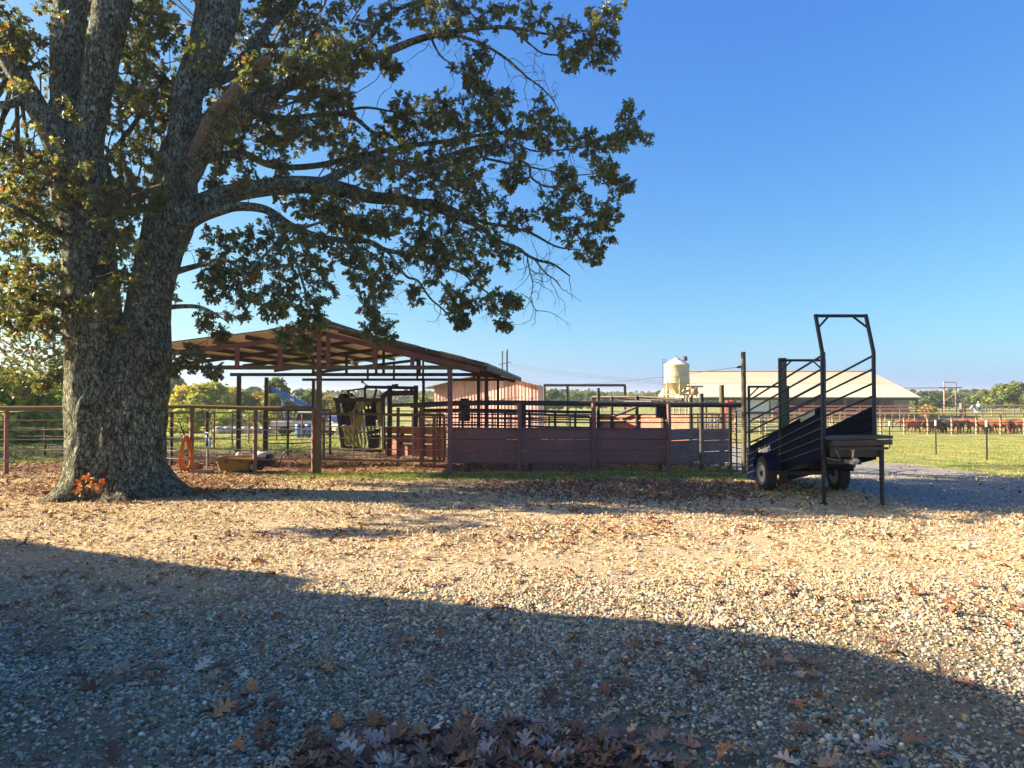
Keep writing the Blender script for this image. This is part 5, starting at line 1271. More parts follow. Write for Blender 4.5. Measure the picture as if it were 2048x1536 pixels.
# ------------------------------------------------------------------ barn
BD = 112
bn = thing('long_barn', 'long open cattle barn with tan two-tier hipped metal roof beyond the loading chute', 'barn', W(1600, 826, BD))
M_barn1 = corrugated('tan_roof_upper', (.54, .44, .29), (.51, .41, .27), (.58, .47, .32), 1.0, (.75, .5, 0), .6, .62, .10, .1, 0, .03)
M_barn2 = corrugated('tan_roof_lower', (.66, .55, .39), (.63, .52, .36), (.60, .49, .33), .9, (1, 0, 0), .6, .62, .06, .1, 0, .015)
e0, e1 = W(1402, 793.5, BD), W(1842, 794, BD)
k0, k1 = W(1381, 768, BD+7), W(1792, 768.5, BD+7)
r0, r1 = W(1300, 743.5, BD+17), W(1742, 743.5, BD+17)
k0.x = e0.x+1.0-3; r0.x = e0.x-2
k0 = Vector((W(1379, 768, BD+7).x, k0.y, k0.z)); r0 = Vector((W(1352, 743.5, BD+17).x, r0.y, r0.z))
th_ = (0, 0, -.15)
MB().plate([e0, e1, k1, k0], th_).build('lower_roof', M_barn2, bn)
MB().plate([k0+Vector((0, 0, .05)), k1+Vector((0, 0, .05)), r1, r0], th_).build('upper_roof', M_barn1, bn)
e2 = e1+Vector((0, 34, 0)); e3 = e0+Vector((0, 34, 0))
MB().plate([e1, e2, r1+Vector((0, .4, 0)), k1], th_).build('hip_roof', M_barn2, bn)
MB().plate([e0, k0, r0+Vector((0, .4, 0)), e3], th_).build('hip_roof', M_barn2, bn)
MB().plate([e3, r0, r1, e2], th_).build('rear_roof', M_barn1, bn)
MB().tube([r0, r1], .22, 6).build('ridge_cap', M_tan, bn)
gzb = zg1(45, BD)
for px in (1412, 1470, 1560, 1625, 1690, 1764, 1786, 1833):
    x = Xat(px, BD+.6); MB().box((x, BD+.6, (gzb+e0.z)/2), (.32, .32, e0.z-gzb)).build('post', M_wood, bn)
MB().bar((e0.x+.3, BD+.6, e0.z-.35), (e1.x-.5, BD+.6, e0.z-.35), .25, .4).build('eave_beam', M_dark, bn)
m = MB(); a, b_ = Xat(1560, BD+9), Xat(1784, BD+9); m.box(((a+b_)/2, BD+9, (gzb+e0.z)/2+.3), (b_-a, .2, e0.z-gzb)); m.build('back_wall', M_dark, bn)
M_gwall = corrugated('grey_siding', (.30, .29, .27), (.26, .25, .23), (.2, .19, .18), .5, (0, 0, 1), .7, .6, .5, .5)
m = MB(); a, b_ = Xat(1785, BD+1.2), Xat(1817, BD+1.2); m.box(((a+b_)/2, BD+3.2, (gzb+e0.z)/2), (b_-a, 4, e0.z-gzb-.1)); m.build('store_room', M_gwall, bn)
m = MB(); a, b_ = Xat(1466, BD+1), Xat(1538, BD+1); m.box(((a+b_)/2, BD+2.0, (gzb+e0.z)/2-.1), (b_-a, 2, e0.z-gzb-.3)); m.build('white_room', M_white, bn)
m = MB(); a, b_ = Xat(1541, BD+1), Xat(1558, BD+1); m.box(((a+b_)/2, BD+1.6, gzb+1.5), (b_-a, 1.2, 2.8)); m.build('door_panel', M_galv, bn)
for i, px in enumerate((1455, 1461.5)):
    m = MB(); c = Gp(Xat(px, 104), 104); r_ = [.36, .42][i]
    m.lathe([(0, 0), (r_, .05), (r_, 2.7), (r_*.8, 2.95), (0, 3)], c, 16)
    tag(m.build('red_tank', paint('red_tank_paint', (.55, .02, .025), (.45, .02, .02), 2, .4)), ['slim red upright tank at the barn front, left of its wider twin', 'wider bright red upright tank by the white barn room'][i], 'tank')
# ------------------------------------------------------------------ feed bin
SD = 74
fb = thing('feed_bin', 'pale round feed bin with cone roof and hopper standing on legs by the barn', 'feed bin', W(1354, 850, SD))
M_bin = corrugated('bin_sheet', (.46, .40, .28), (.52, .47, .35), (.36, .28, .17), .35, (0, 0, 1), .6, .6, .15, .5, 0, .06)
M_binb = paint('bin_cone', (.45, .34, .19), (.53, .42, .26), 1.2, .6, 0, (.3, .22, .13), .62, .1)
cx = Xat(1353.5, SD); s_ = lambda py: W(0, py, SD).z; rb = 24.8/F*SD
c = (cx, SD, 0)
MB().lathe([(rb, s_(766)), (rb, s_(754)), (rb*1.012, s_(753.5)), (rb*1.012, s_(753)), (rb, s_(752)), (rb, s_(732)), (rb*1.03, s_(731)), (rb*1.03, s_(729.5))], c, 36, 'Z', False).build('barrel', M_bin, fb)
MB().lathe([(rb*1.05, s_(729.8)), (rb*.55, s_(722)), (rb*.22, s_(717.5)), (rb*.22, s_(716)), (0, s_(715.6))], c, 36, 'Z', False).build('cone_roof', M_white, fb)
MB().lathe([(rb, s_(766.2)), (rb*.12, s_(788)), (rb*.12, s_(791))], c, 30, 'Z', False).build('hopper', M_binb, fb)
m = MB(); m.lathe([(.25, 0), (.28, .25), (.18, .5), (0, .52)], (cx+rb*.62, SD-.3, s_(722)), 10); m.tube([(cx, SD, s_(716)), (cx, SD, s_(711))], .05, 6); m.tube([(cx-.3, SD, s_(716)), (cx+.3, SD, s_(717))], .05, 5); m.build('vent', M_dark, fb)
for k in range(6):
    a = PI/6+k*PI/3; x, y = cx+rb*math.cos(a), SD+rb*math.sin(a)
    m = MB(); m.bar((x, y, zg1(x, y)), (x, y, s_(758)), .12, .12); m.build('leg', M_bin, fb)
m = MB()
for k in range(6):
    a = PI/6+k*PI/3; b2 = a+PI/3
    m.bar((cx+rb*math.cos(a), SD+rb*math.sin(a), s_(789)), (cx+rb*math.cos(b2), SD+rb*math.sin(b2), s_(789)), .1, .12)
    m.bar((cx+rb*math.cos(a), SD+rb*math.sin(a), s_(770)), (cx+.3*math.cos(a), SD+.3*math.sin(a), s_(789)), .07, .07)
m.build('brace', M_binb, fb)
m = MB(); lx_ = cx-rb-.18
for dx in (-.05, .28): m.tube([(lx_+dx, SD-.35, s_(795)), (lx_+dx, SD-.35, s_(718))], .03, 5)
for k in range(16): z = s_(795)+(s_(720)-s_(795))*k/15; m.tube([(lx_-.05, SD-.35, z), (lx_+.28, SD-.35, z)], .02, 4)
m.build('ladder', M_dark, fb)
ag = thing('feed_auger_frame', 'cluttered pale feed auger and pipe stand between feed bin and barn', 'auger', W(1385, 850, 76))
m = MB()
for (x0_, y0_, x1_, y1_, w) in [(1337, 751, 1337, 812, .22), (1369.5, 749, 1369.5, 800, .24), (1384, 771, 1384, 812, .3), (1394, 775, 1394, 812, .14), (1328, 789, 1375, 789.5, .25), (1376, 789, 1376, 812, .2), (1357, 789, 1390, 776, .3), (1328, 790, 1329, 812, .16), (1372, 773, 1406, 773, .22), (1383, 783, 1395, 788, .5), (1352, 803, 1375, 797, .3)]:
    a, b_ = W(x0_, y0_, 76), W(x1_, y1_, 76); m.bar(a, b_, w, w, (0, 1, 0))
m.build('pipework', M_binb, ag)
m = MB(); m.lathe([(.3, -.4), (.5, -.3), (.5, .3), (.2, .4)], W(1387, 783, 76), 12); m.build('motor_housing', M_tan, ag)
m = MB(); m.box(W(1356, 806, 76), (1.4, .8, .6)); m.build('gearbox', M_tan, ag)
# ------------------------------------------------------------------ poles and wires
hp = thing('power_pole', 'far twin-pole power line frame rising behind the pink building and shed eave', 'power pole', Gp(Xat(1009, 230), 230))
for (px, t, w) in ((1004.6, 702, .32), (1014.2, 699, .36)):
    p = W(px, t, 230); MB().tube([(p.x, 230, -1.3), (p.x, 230, p.z)], w, 6).build('pole', M_dark, hp)
MB().bar(W(998, 729, 230), W(1022, 724, 230), .25, .25).build('crossarm', M_dark, hp)
h2 = thing('power_pole', 'far H-frame power pole with X brace behind the arena rail at right', 'power pole', Gp(Xat(1900, 132), 132))
for px in (1888, 1911.5):
    p = W(px, 764, 132); MB().tube([(p.x, 132, -1.3), (p.x, 132, p.z)], .13, 6).build('pole', M_tan, h2)
MB().bar(W(1877, 775, 132), W(1924, 775, 132), .14, .14).build('crossarm', M_dark, h2)
MB().bar(W(1888, 764.5, 132), W(1911.5, 764.5, 132), .11, .11).build('top_bar', M_dark, h2)
m = MB()
m.bar(W(1888, 787, 132), W(1911.5, 803, 132), .14, .14); m.bar(W(1911.5, 787, 132.3), W(1888, 803, 132.3), .14, .14); m.build('cross_brace', M_tan, h2)
def wire(a, b_, sag, r, name, label):
    pts = [a.lerp(b_, t)-Vector((0, 0, sag*4*t*(1-t))) for t in np.linspace(0, 1, 24)]
    m = MB(); m.tube(pts, r, 4, False); tag(m.build(name, M_dark), label, 'wire', 'power line wires')
wire(W(1020, 727, 230), W(1880, 775, 132), 2.4, .03, 'power_wire', 'topmost long power wire sagging across the sky from the twin poles to the H-frame')
wire(W(1020, 730, 230.5), W(1900, 775, 132), 2.6, .03, 'power_wire', 'middle long power wire sagging across the sky between the two pole frames')
wire(W(1019, 733, 231), W(1922, 776, 132), 2.8, .03, 'power_wire', 'lowest long power wire sagging across the sky between the two pole frames')
a, b_ = W(1483, 733, 17.3), W(1000, 742, 90)
wire(a, b_, 1.0, .006, 'service_wire', 'thin service wire running left across the sky from the tallest timber post')
m = MB(); m.tube([W(1486, 732, 17.3), W(1480, 733.5, 17.3), W(1474, 735, 17.3)], [.012, .03, .025], 8); tag(m.build('insulator', M_dark), 'dark wire dead-end insulator fixed near the top of the tallest post', 'insulator')

# ------------------------------------------------------------------ right-hand fences
random.seed(8)
tps = [(1778, 843, 34.7), (1870.5, 841, 28.5), (1972, 841, 24)]
fw = []
for i, (px, t, D) in enumerate(tps):
    x = Xat(px, D); g = zg1(x, D); zt = W(px, t, D).z
    tp = thing('steel_post', ['farthest thin black steel post with white cap, beside the dock platform', 'middle thin black steel post with white cap, in front of black cattle', 'nearest thin black steel post with white cap, by the drive edge'][i], 'post', (x, D, g), 'capped steel posts along the drive')
    m = MB(); m.bar((x, D, g-.2), (x, D, zt), .045, .022); m.bar((x, D+.015, g-.2), (x, D+.015, zt), .014, .035)
    for k in range(9): m.box((x, D-.014, g+.15+k*.12), (.03, .012, .02))
    m.build('shaft', M_black, tp)
    m = MB(); m.lathe([(.034, -.22), (.042, -.2), (.042, -.02), (.03, .01), (0, .015)], (x, D, zt), 12); m.build('cap', M_white, tp)
    fw.append(Vector((x, D, zt)))
def pen(label, P, h, rails, mp, mr, pr, top, grp):
    return fence('pen_fence', label, 'fence', P, h, rails, pr, top, mp, mr, group=grp)
pen('tan-posted cattle pen fence with dark top rail in front of the grazing herd', [(Xat(px, 64), 64) for px in (1395, 1430, 1470, 1520, 1570, 1618, 1665, 1713, 1761, 1808, 1855, 1903, 1952, 2000, 2048, 2096)], 1.92,
    [(1.62, .03), (1.1, .035), (.72, .04), (.3, .035)], M_tan, M_dark, .095, .07, 'cattle pen fences')
pen('tan pen fence line behind the cattle', [(Xat(px, 76), 76) for px in (1400, 1460, 1520, 1590, 1660, 1720, 1770, 1784, 1800, 1829, 1878, 1926, 1964, 2010, 2060)], 1.75, [(1.3, .03), (.9, .03), (.45, .03)], M_tan, M_redpipe, .07, .05, 'cattle pen fences')
pen('thin pen fence across the grass between the loading chute and barn', [(Xat(px, 48), 48) for px in (1492, 1532, 1575, 1615, 1660, 1706, 1752)], 1.6, [(1.25, .025), (.9, .025), (.5, .025)], M_tan, M_dark, .05, .045, 'cattle pen fences')
pen('red pipe pens running along the front of the long barn', [(Xat(px, 98), 98) for px in (1545, 1566, 1588, 1610, 1640, 1664, 1690, 1714, 1738, 1762, 1786, 1818, 1852)], 1.75, [(1.4, .06), (1.05, .06), (.7, .06), (.35, .06)], M_redpipe, M_redpipe, .12, .09, 'barn pens')
pen('second red pipe pen row, nearer the barn posts', [(Xat(px, 105), 105) for px in (1560, 1600, 1640, 1680, 1720, 1760, 1800, 1850)], 2.1, [(1.7, .06), (1.3, .06), (.9, .06)], M_redpipe, M_redpipe, .12, .08, 'barn pens')
pen('white arena rail behind the horse and rider', [(Xat(px, 128), 128) for px in (1885, 1912, 1983, 2005, 2027, 2050, 2075)], 1.95, [(1.45, .05), (.95, .05), (.5, .05)], M_tan, M_tan, .12, .11, 'arena rails')
m = MB(); p = Gp(Xat(1922, 121), 121); m.tube([p, p+Vector((0, 0, 2.45))], .28, 10); m.tube([p+Vector((.7, 0, 0)), p+Vector((.65, 0, 1.7))], .14, 8)
tag(m.build('gate_post', M_redpipe), 'thick reddish gate post pair just left of the white horse', 'post')

# ------------------------------------------------------------------ animals
def skin_mesh(name, V, Ed, Rd, m, sub=2, root=0):
    me = bpy.data.meshes.new(name); me.from_pydata(V, Ed, []); o = bpy.data.objects.new(name, me); COL.objects.link(o)
    md = o.modifiers.new('s', 'SKIN'); md.use_smooth_shade = True
    for i, r in enumerate(Rd):
        sv = me.skin_vertices[0].data[i]; sv.radius = r if hasattr(r, '__len__') else (r, r); sv.use_root = (i == root)
    md2 = o.modifiers.new('u', 'SUBSURF'); md2.levels = sub; md2.render_levels = sub
    dg = bpy.context.evaluated_depsgraph_get(); dg.update()
    nm = bpy.data.meshes.new_from_object(o.evaluated_get(dg)); bpy.data.objects.remove(o)
    nm.materials.clear(); nm.materials.append(m); nm.polygons.foreach_set('use_smooth', [True]*len(nm.polygons)); nm.name = name
    return nm
def quadruped(name, m, horse=False, head_z=None, walk=0.):
    """faces -x; origin on the ground under the chest"""
    if horse: bl, bz, leg, nk = 1.45, 1.28, 1.0, [(-.95, 1.55), (-1.22, 1.82)]
    else: bl, bz, leg, nk = 1.45, 1.02, .74, [(-.95, 1.10), (-1.18, 1.12)]
    hz = 0 if head_z is None else head_z
    V, Ed, Rd = [], [], []
    def v(p, r, par=None):
        V.append(p); Rd.append(r)
        if par is not None: Ed.append((par, len(V)-1))
        return len(V)-1
    w = 1. if horse else 1.12
    r0 = v((.05, 0, bz), (.34*w, .30*w))
    sh_ = v((-.5, 0, bz+.03), (.34*w, .27*w), r0); ch_ = v((-.74, 0, bz-.0), (.26*w, .2*w), sh_)
    rp = v((.55, 0, bz+.03), (.33*w, .28*w), r0); hp_ = v((.86, 0, bz+.02), (.25*w, .21*w), rp)
    n1 = v((nk[0][0], 0, nk[0][1]+hz*.45), (.19, .13) if horse else (.21, .15), ch_); n2 = v((nk[1][0], 0, nk[1][1]+hz), (.13, .09) if horse else (.15, .12), n1)
    h1 = v((nk[1][0]-.18, 0, nk[1][1]-.06+hz*1.1), .12, n2); h2 = v((nk[1][0]-.42, 0, nk[1][1]-.28+hz*1.15), .075, h1); v((nk[1][0]-.50, 0, nk[1][1]-.36+hz*1.18), .065, h2)
    for s in (-1, 1): v((nk[1][0]+.02, s*.16, nk[1][1]+.10+hz) if not horse else (nk[1][0]-.02, s*.07, nk[1][1]+.2+hz), .03, n2)
    for s, ph in ((-1, walk), (1, -walk)):
        a = v((-.52, s*.17, bz-.32), .12, sh_); b2 = v((-.52+ph*.5, s*.17, leg*.55), .07, a); c2 = v((-.54+ph*.75, s*.17, leg*.16), .05, b2); v((-.58+ph*.85, s*.17, .02), .065, c2)
        a = v((.74, s*.16, bz-.22), .17, rp); b2 = v((.64-ph*.4, s*.17, leg*.78), .11, a); c2 = v((.84-ph*.6, s*.17, leg*.46), .065, b2); d2 = v((.80-ph*.8, s*.17, leg*.14), .05, c2); v((.76-ph*.85, s*.17, .02), .065, d2)
    t1 = v((1.06, 0, bz+.05), .06, hp_); t2 = v((1.16, 0, bz-.35), .05 if not horse else .08, t1); v((1.15, 0, bz-.72), .05, t2)
    if not horse: v((.25, 0, bz-.36), .10, r0)
    return skin_mesh(name, V, Ed, Rd, m, 1)
def hide(name, c1, c2):
    m = paint(name, c1, c2, 1.6, .75, 0, None, .6, 0); return m
M_rh, M_bh, M_dh = hide('red_hide', (.26, .065, .025), (.36, .11, .045)), hide('black_hide', (.012, .010, .010), (.035, .024, .02)), hide('dark_red_hide', (.11, .03, .018), (.17, .05, .025))
M_wh = hide('white_hide', (.75, .73, .70), (.62, .60, .57))
cowm = {}
for k, m in (('red', M_rh), ('black', M_bh), ('dark red', M_dh)):
    cowm[k] = [quadruped('cow', m, False, .08, .1), quadruped('cow', m, False, -.55, .14)]
herd = [(1822, 'red', 0, 'facing left, leftmost of the herd, head at the corner post'), (1836, 'dark red', 0, 'second from the left, tucked behind the leftmost cow'),
        (1846, 'black', 1, 'third from the left, head down beside the red pair'), (1866, 'dark red', 0, 'standing right of the second pen post, behind the black group'),
        (1874, 'black', 0, 'behind the middle capped steel post'), (1888, 'black', 1, 'grazing, middle of the black group'), (1904, 'black', 0, 'rightmost of the black group, at the third post'),
        (1921, 'red', 1, 'head lowered, just right of the black group'), (1936, 'red', 0, 'broad-backed, left of the fourth pen post'), (1950, 'red', 0, 'directly behind the fourth pen post'),
        (1966, 'dark red', 0, 'between fourth pen post and the nearest capped post'), (1980, 'dark red', 1, 'grazing behind the nearest capped post'), (1996, 'red', 0, 'head by the fifth pen post'),
        (2012, 'dark red', 0, 'second from the right edge of the photo'), (2026, 'red', 1, 'rightmost but one, lowered head turned to the fence'), (2043, 'red', 0, 'at the right edge of the photo, cut off by it')]
for i, (px, k, pose, lb) in enumerate(herd):
    D = 66.2+(i % 3)*1.3+random.uniform(-.3, .3)
    o = bpy.data.objects.new('cow', cowm[k][pose]); COL.objects.link(o); x = Xat(px, D)
    o.location = (x, D, zg1(x, D)); o.rotation_euler = (0, 0, random.uniform(-.45, .45)+(PI if i in (6, 11) else 0)); s = random.uniform(.95, 1.08); o.scale = (s, s, s)
    tag(o, f'{k} cow {lb}', 'cow', 'cattle standing along the pen fence')
hx2, HD = Xat(1957, 122), 122
gz2 = zg1(hx2, HD)
ho = thing('horse', 'white horse walking left along the arena rail, carrying a rider', 'horse', (0, 0, 0))
o = bpy.data.objects.new('body', quadruped('horse_body', M_wh, True, -.10, .22)); COL.objects.link(o); o.parent = ho
m = MB(); m.lathe([(.30, -.28), (.37, -.2), (.37, .2), (.30, .28)], (-.12, 0, 1.33), 14, 'X', False); m.build('saddle', M_dark, ho)
m = MB(); m.tube([(-1.2, .1, 1.70), (-.95, .17, 1.5), (-.4, .12, 1.72)], .012, 5); m.build('reins', M_dark, ho)
ho.location = (hx2, HD, gz2); ho.rotation_euler = (0, 0, .15); ho.scale = (1.05,)*3
# rider: one continuous body, hat and clothes as parts
V = [(0, 0, 1.72), (-.02, 0, 1.95), (-.04, 0, 2.2), (-.05, 0, 2.36), (-.06, 0, 2.46), (-.07, 0, 2.58), (-.06, .22, 2.22), (-.12, .30, 1.96), (-.34, .14, 1.86), (-.42, .10, 1.86), (-.06, -.22, 2.22), (-.12, -.30, 1.96), (-.34, -.14, 1.86), (-.42, -.10, 1.86),
     (-.05, .2, 1.66), (-.36, .40, 1.45), (-.24, .42, 1.02), (-.40, .43, .96), (-.05, -.2, 1.66), (-.36, -.40, 1.45), (-.24, -.42, 1.02), (-.40, -.43, .96)]
Ed = [(0, 1), (1, 2), (2, 3), (3, 4), (4, 5), (2, 6), (6, 7), (7, 8), (8, 9), (2, 10), (10, 11), (11, 12), (12, 13), (0, 14), (14, 15), (15, 16), (16, 17), (0, 18), (18, 19), (19, 20), (20, 21)]
Rd = [(.17, .15), (.16, .14), (.19, .14), .065, .09, .08, .075, .058, .045, .035, .075, .058, .045, .035, .115, .09, .055, .045, .115, .09, .055, .045]
M_shirt, M_jean, M_skin = paint('pale_blue_shirt', (.50, .60, .68), (.58, .67, .73), 2, .8, bp=0), paint('dark_denim', (.03, .04, .07), (.05, .06, .1), 3, .85, bp=0), paint('skin', (.45, .26, .18), (.5, .3, .2), 3, .6, bp=0)
bm_ = skin_mesh('person_body', V, Ed, Rd, M_shirt, 2); bm_.materials.append(M_jean); bm_.materials.append(M_skin)
for p in bm_.polygons:
    c = p.center
    if c.z > 2.37 or c.x < -.36 and c.z > 1.7: p.material_index = 2
    elif c.z < 1.74: p.material_index = 1
pr_ = thing('person', 'rider in pale blue shirt, dark trousers and light hat, sitting on the white horse', 'person', (0, 0, 0))
o = bpy.data.objects.new('body', bm_); COL.objects.link(o); o.parent = pr_
m = MB(); m.lathe([(.22, 2.60), (.21, 2.61), (.115, 2.61), (.105, 2.70), (.06, 2.735), (0, 2.73)], (-.07, 0, 0), 16); m.build('hat', M_white, pr_)
pr_.location = (hx2, HD, gz2); pr_.rotation_euler = (0, 0, .15)

# ------------------------------------------------------------------ left distance: auger, bales, vehicles
au = thing('grain_auger', 'long blue grain auger tilted up to the left on struts beyond the shed', 'auger', W(600, 850, 48))
D = 48
MB().tube([W(543, 778, D), W(612, 812, D), W(656, 833, D)], .165, 14).build('tube', M_blue, au)
m = MB(); m.box(W(540, 777.5, D), (.24, .7, .40)); m.box(W(541, 784, D), (.3, .4, .25)); m.build('discharge_head', M_dark, au)
m = MB(); m.bar(W(561, 795, D+.2), W(590, 850, D+1.2), .045, .045); m.bar(W(563, 796, D-.2), W(572, 850, D-1), .045, .045); m.bar(W(566, 798, D), W(610, 822, D), .04, .04); m.tube([W(588, 798, D), W(589, 786, D), W(597, 786, D), W(596, 801, D)], .05, 6); m.build('strut', M_blue, au)
m = MB(); m.plate([W(580, 800, D-.25), W(588, 803.5, D-.25), W(588, 798, D-.25), W(580, 795.5, D-.25)], (0, .02, 0)); m.build('decal', M_white, au)
balem = MB(); balem.lathe([(0, -.42), (.27, -.42), (.34, -.36), (.36, 0), (.34, .36), (.27, .42), (0, .42)], (0, 0, 0), 22, 'X'); 
M_bale = paint('wrapped_bale', (.62, .56, .52), (.50, .44, .40), 3, .7, 0, (.36, .3, .25), .64, .2)
bo = balem.build('hay_bale', M_bale)
WORDS = ['leftmost of the row', 'second from the left in the row', 'third from the left in the row', 'fourth from the left in the row', 'fifth in the row', 'sixth, next to last at the right', 'last at the right end of the row', 'eighth along the row', 'last at the right end of the row']
for i in range(7):
    o = bo if i == 0 else bo.copy()
    if i: COL.objects.link(o)
    D = 62+i*.5; x = Xat(438+i*18, D); o.location = (x, D, zg1(x, D)+.33); o.rotation_euler = (0, 0, 1.25+random.uniform(-.12, .12)); tag(o, f'pale wrapped hay bale on the lawn, {WORDS[i]}', 'hay bale', 'hay bales lined up across the lawn')
def pickup(name, label, m, loc, rz, sc=1., bed=True):
    t = thing(name, label, 'car' if not bed else 'truck', (0, 0, 0))
    b_ = MB()
    side = [(-2.6, .45), (2.6, .45), (2.65, .95), (2.5, 1.05), (1.15, 1.10), (.65, 1.75), (-.75, 1.78), (-.95, 1.10), (-2.6, 1.08)] if bed else [(-2.3, .4), (2.3, .4), (2.35, .8), (2.2, .92), (1.1, 1.0), (.45, 1.45), (-1.1, 1.46), (-1.9, 1.05), (-2.3, 1.0)]
    b_.plate([(x, -.92, z) for (x, z) in side], (0, 1.84, 0)); b_.build('body', m, t)
    w = MB()
    win = [(.95, 1.14), (.56, 1.66), (-.68, 1.68), (-.82, 1.14)] if bed else [(.9, 1.0), (.38, 1.38), (-1.0, 1.39), (-1.6, 1.06)]
    for y in (-.935, .925): w.plate([(x, y, z) for (x, z) in win], (0, .01, 0))
    w.build('window', M_glass, t)
    for x in (-1.65, 1.7):
        for y in (-.85, .85):
            q_ = MB(); q_.lathe([(.18, -.11), (.33, -.12), (.37, -.08), (.37, .08), (.33, .12), (.18, .11)], (x, y, .37), 20, 'Y'); q_.build('wheel', M_rubber, t)
    t.location = loc; t.rotation_euler = (0, 0, rz); t.scale = (sc,)*3; return t
D = 52; x = Xat(617, D); pickup('parked_truck', 'white pickup truck parked beneath the blue auger', M_white, (x, D, zg1(x, D)), .2)
D = 52; x = Xat(662, D); pickup('parked_car', 'pale silver car parked between shed post and squeeze chute', M_galv, (x, D, zg1(x, D)), -.5, 1, False)
m = MB(); c = Gp(Xat(600, 43), 43); 
for dx in (0, .62):
    m.lathe([(0, 0), (.26, .0), (.28, .06), (.27, .42), (.28, .46), (.29, .84), (.22, .88), (0, .88)], c+Vector((dx, 0, 0)), 14)
    tag(m.build('barrel', M_blue), ['left blue plastic barrel standing beyond the shed, under the auger', 'right blue plastic barrel standing beyond the shed, under the auger'][int(dx > 0)], 'barrel'); m = MB()

# ------------------------------------------------------------------ trees of the distance
def tree_proto(seed, h, wd_, pal, nclump, leaf, open_=.5, trunk=.25, name='broadleaf_tree'):
    r = random.Random(seed)
    t = thing(name, 'tree', 'tree', (0, 0, 0))
    tk = MB(); tk.tube([(0, 0, -.4), (.05, 0, h*.2), (-.05, .1, h*.5), (.1, 0, h*.75)], [h*.03, h*.022, h*.015, h*.006], 7)
    cl = []
    for i in range(nclump):
        a = r.uniform(0, 2*PI); z = h*(trunk+(1-trunk)*r.random()**.9); f = (z/h-trunk)/(1-trunk)
        rad = wd_*.5*(math.sin(PI*min(max(f*.85+.12, 0), 1))**.7)*r.uniform(.35, 1.0)
        p = Vector((rad*math.cos(a), rad*math.sin(a), z-.12*rad)); cl.append((p, wd_*r.uniform(.10, .19)))
        if i % 3 == 0: tk.tube([(0, 0, h*(.15+.5*f)), p*.55+Vector((0, 0, z*.35)), p], [h*.011, h*.007, h*.003], 5, False)
    tk.build('trunk', M_bark, t)
    P, C, Sx = [], [], []
    pn = np.asarray(pal)
    for (p, rr) in cl:
        n = 46; u_ = randunit(n)*(rng.random((n, 1))**.4)*rr; u_[:, 2] *= .75
        P.append(np.array(tuple(p))+u_); base = pn[rng.integers(len(pn))]; C.append(base*rng.uniform(.65, 1.35)*(1+rng.uniform(-.22, .22, (n, 1))))
    P = np.concatenate(P); C = np.clip(np.concatenate(C), 0, 1); n = len(P)
    d = randunit(n); nr = randunit(n)*.9; nr[:, 2] += .6
    s = rng.uniform(leaf*.7, leaf*1.3, (n, 1))*np.ones((1, 3))
    tv = [(0, -.5, 0), (.34, -.12, .08), (.26, .3, .0), (0, .55, -.1), (-.3, .25, .06), (-.36, -.16, 0)]
    o = scatter('crown', tv, [(0, 1, 2, 3), (0, 3, 4, 5)], basis(d, nr, s), P, C, M_farleaf, parent=t)
    return t
M_farleaf = vcol('far_foliage', .65, .25, .2)
G_y = [(.34, .36, .07), (.26, .31, .06), (.42, .38, .09)]; G_d = [(.07, .12, .05), (.09, .15, .06), (.12, .17, .07)]; G_b = [(.07, .12, .06), (.10, .15, .075)]
protos = {'y': tree_proto(1, 6, 7.5, G_y, 46, .55), 'y2': tree_proto(2, 5, 6, G_y+[(.28, .19, .06)], 40, .5), 'g': tree_proto(3, 8, 7.5, [(.08, .13, .035), (.12, .17, .045), (.17, .19, .05)], 55, .6),
          'd': tree_proto(4, 9, 10, G_d, 60, .75), 'd2': tree_proto(5, 11, 9, G_b, 60, .8), 'b': tree_proto(6, 2.6, 4.2, [(.32, .40, .08), (.42, .46, .11), (.22, .30, .06)], 34, .32, trunk=.08, name='bush')}
used = set()
def plant(kind, px, D, top, label, group=None, wide=1.):
    """top: pixel row of its crown top"""
    o = protos[kind]; base = {'y': 6, 'y2': 5, 'g': 8, 'd': 9, 'd2': 11, 'b': 2.6}[kind]
    x = Xat(px, D); g = zg1(x, D); hgt = W(0, top, D).z-g
    if kind in used: o = dup(o)
    used.add(kind)
    s = hgt/base; o.location = (x, D, g); o.scale = (s*wide, s*wide, s); o.rotation_euler = (0, 0, random.uniform(0, 6.28))
    o['label'] = label; o['category'] = 'bush' if kind == 'b' else 'tree'
    if group: o['group'] = group
    return o
random.seed(15)
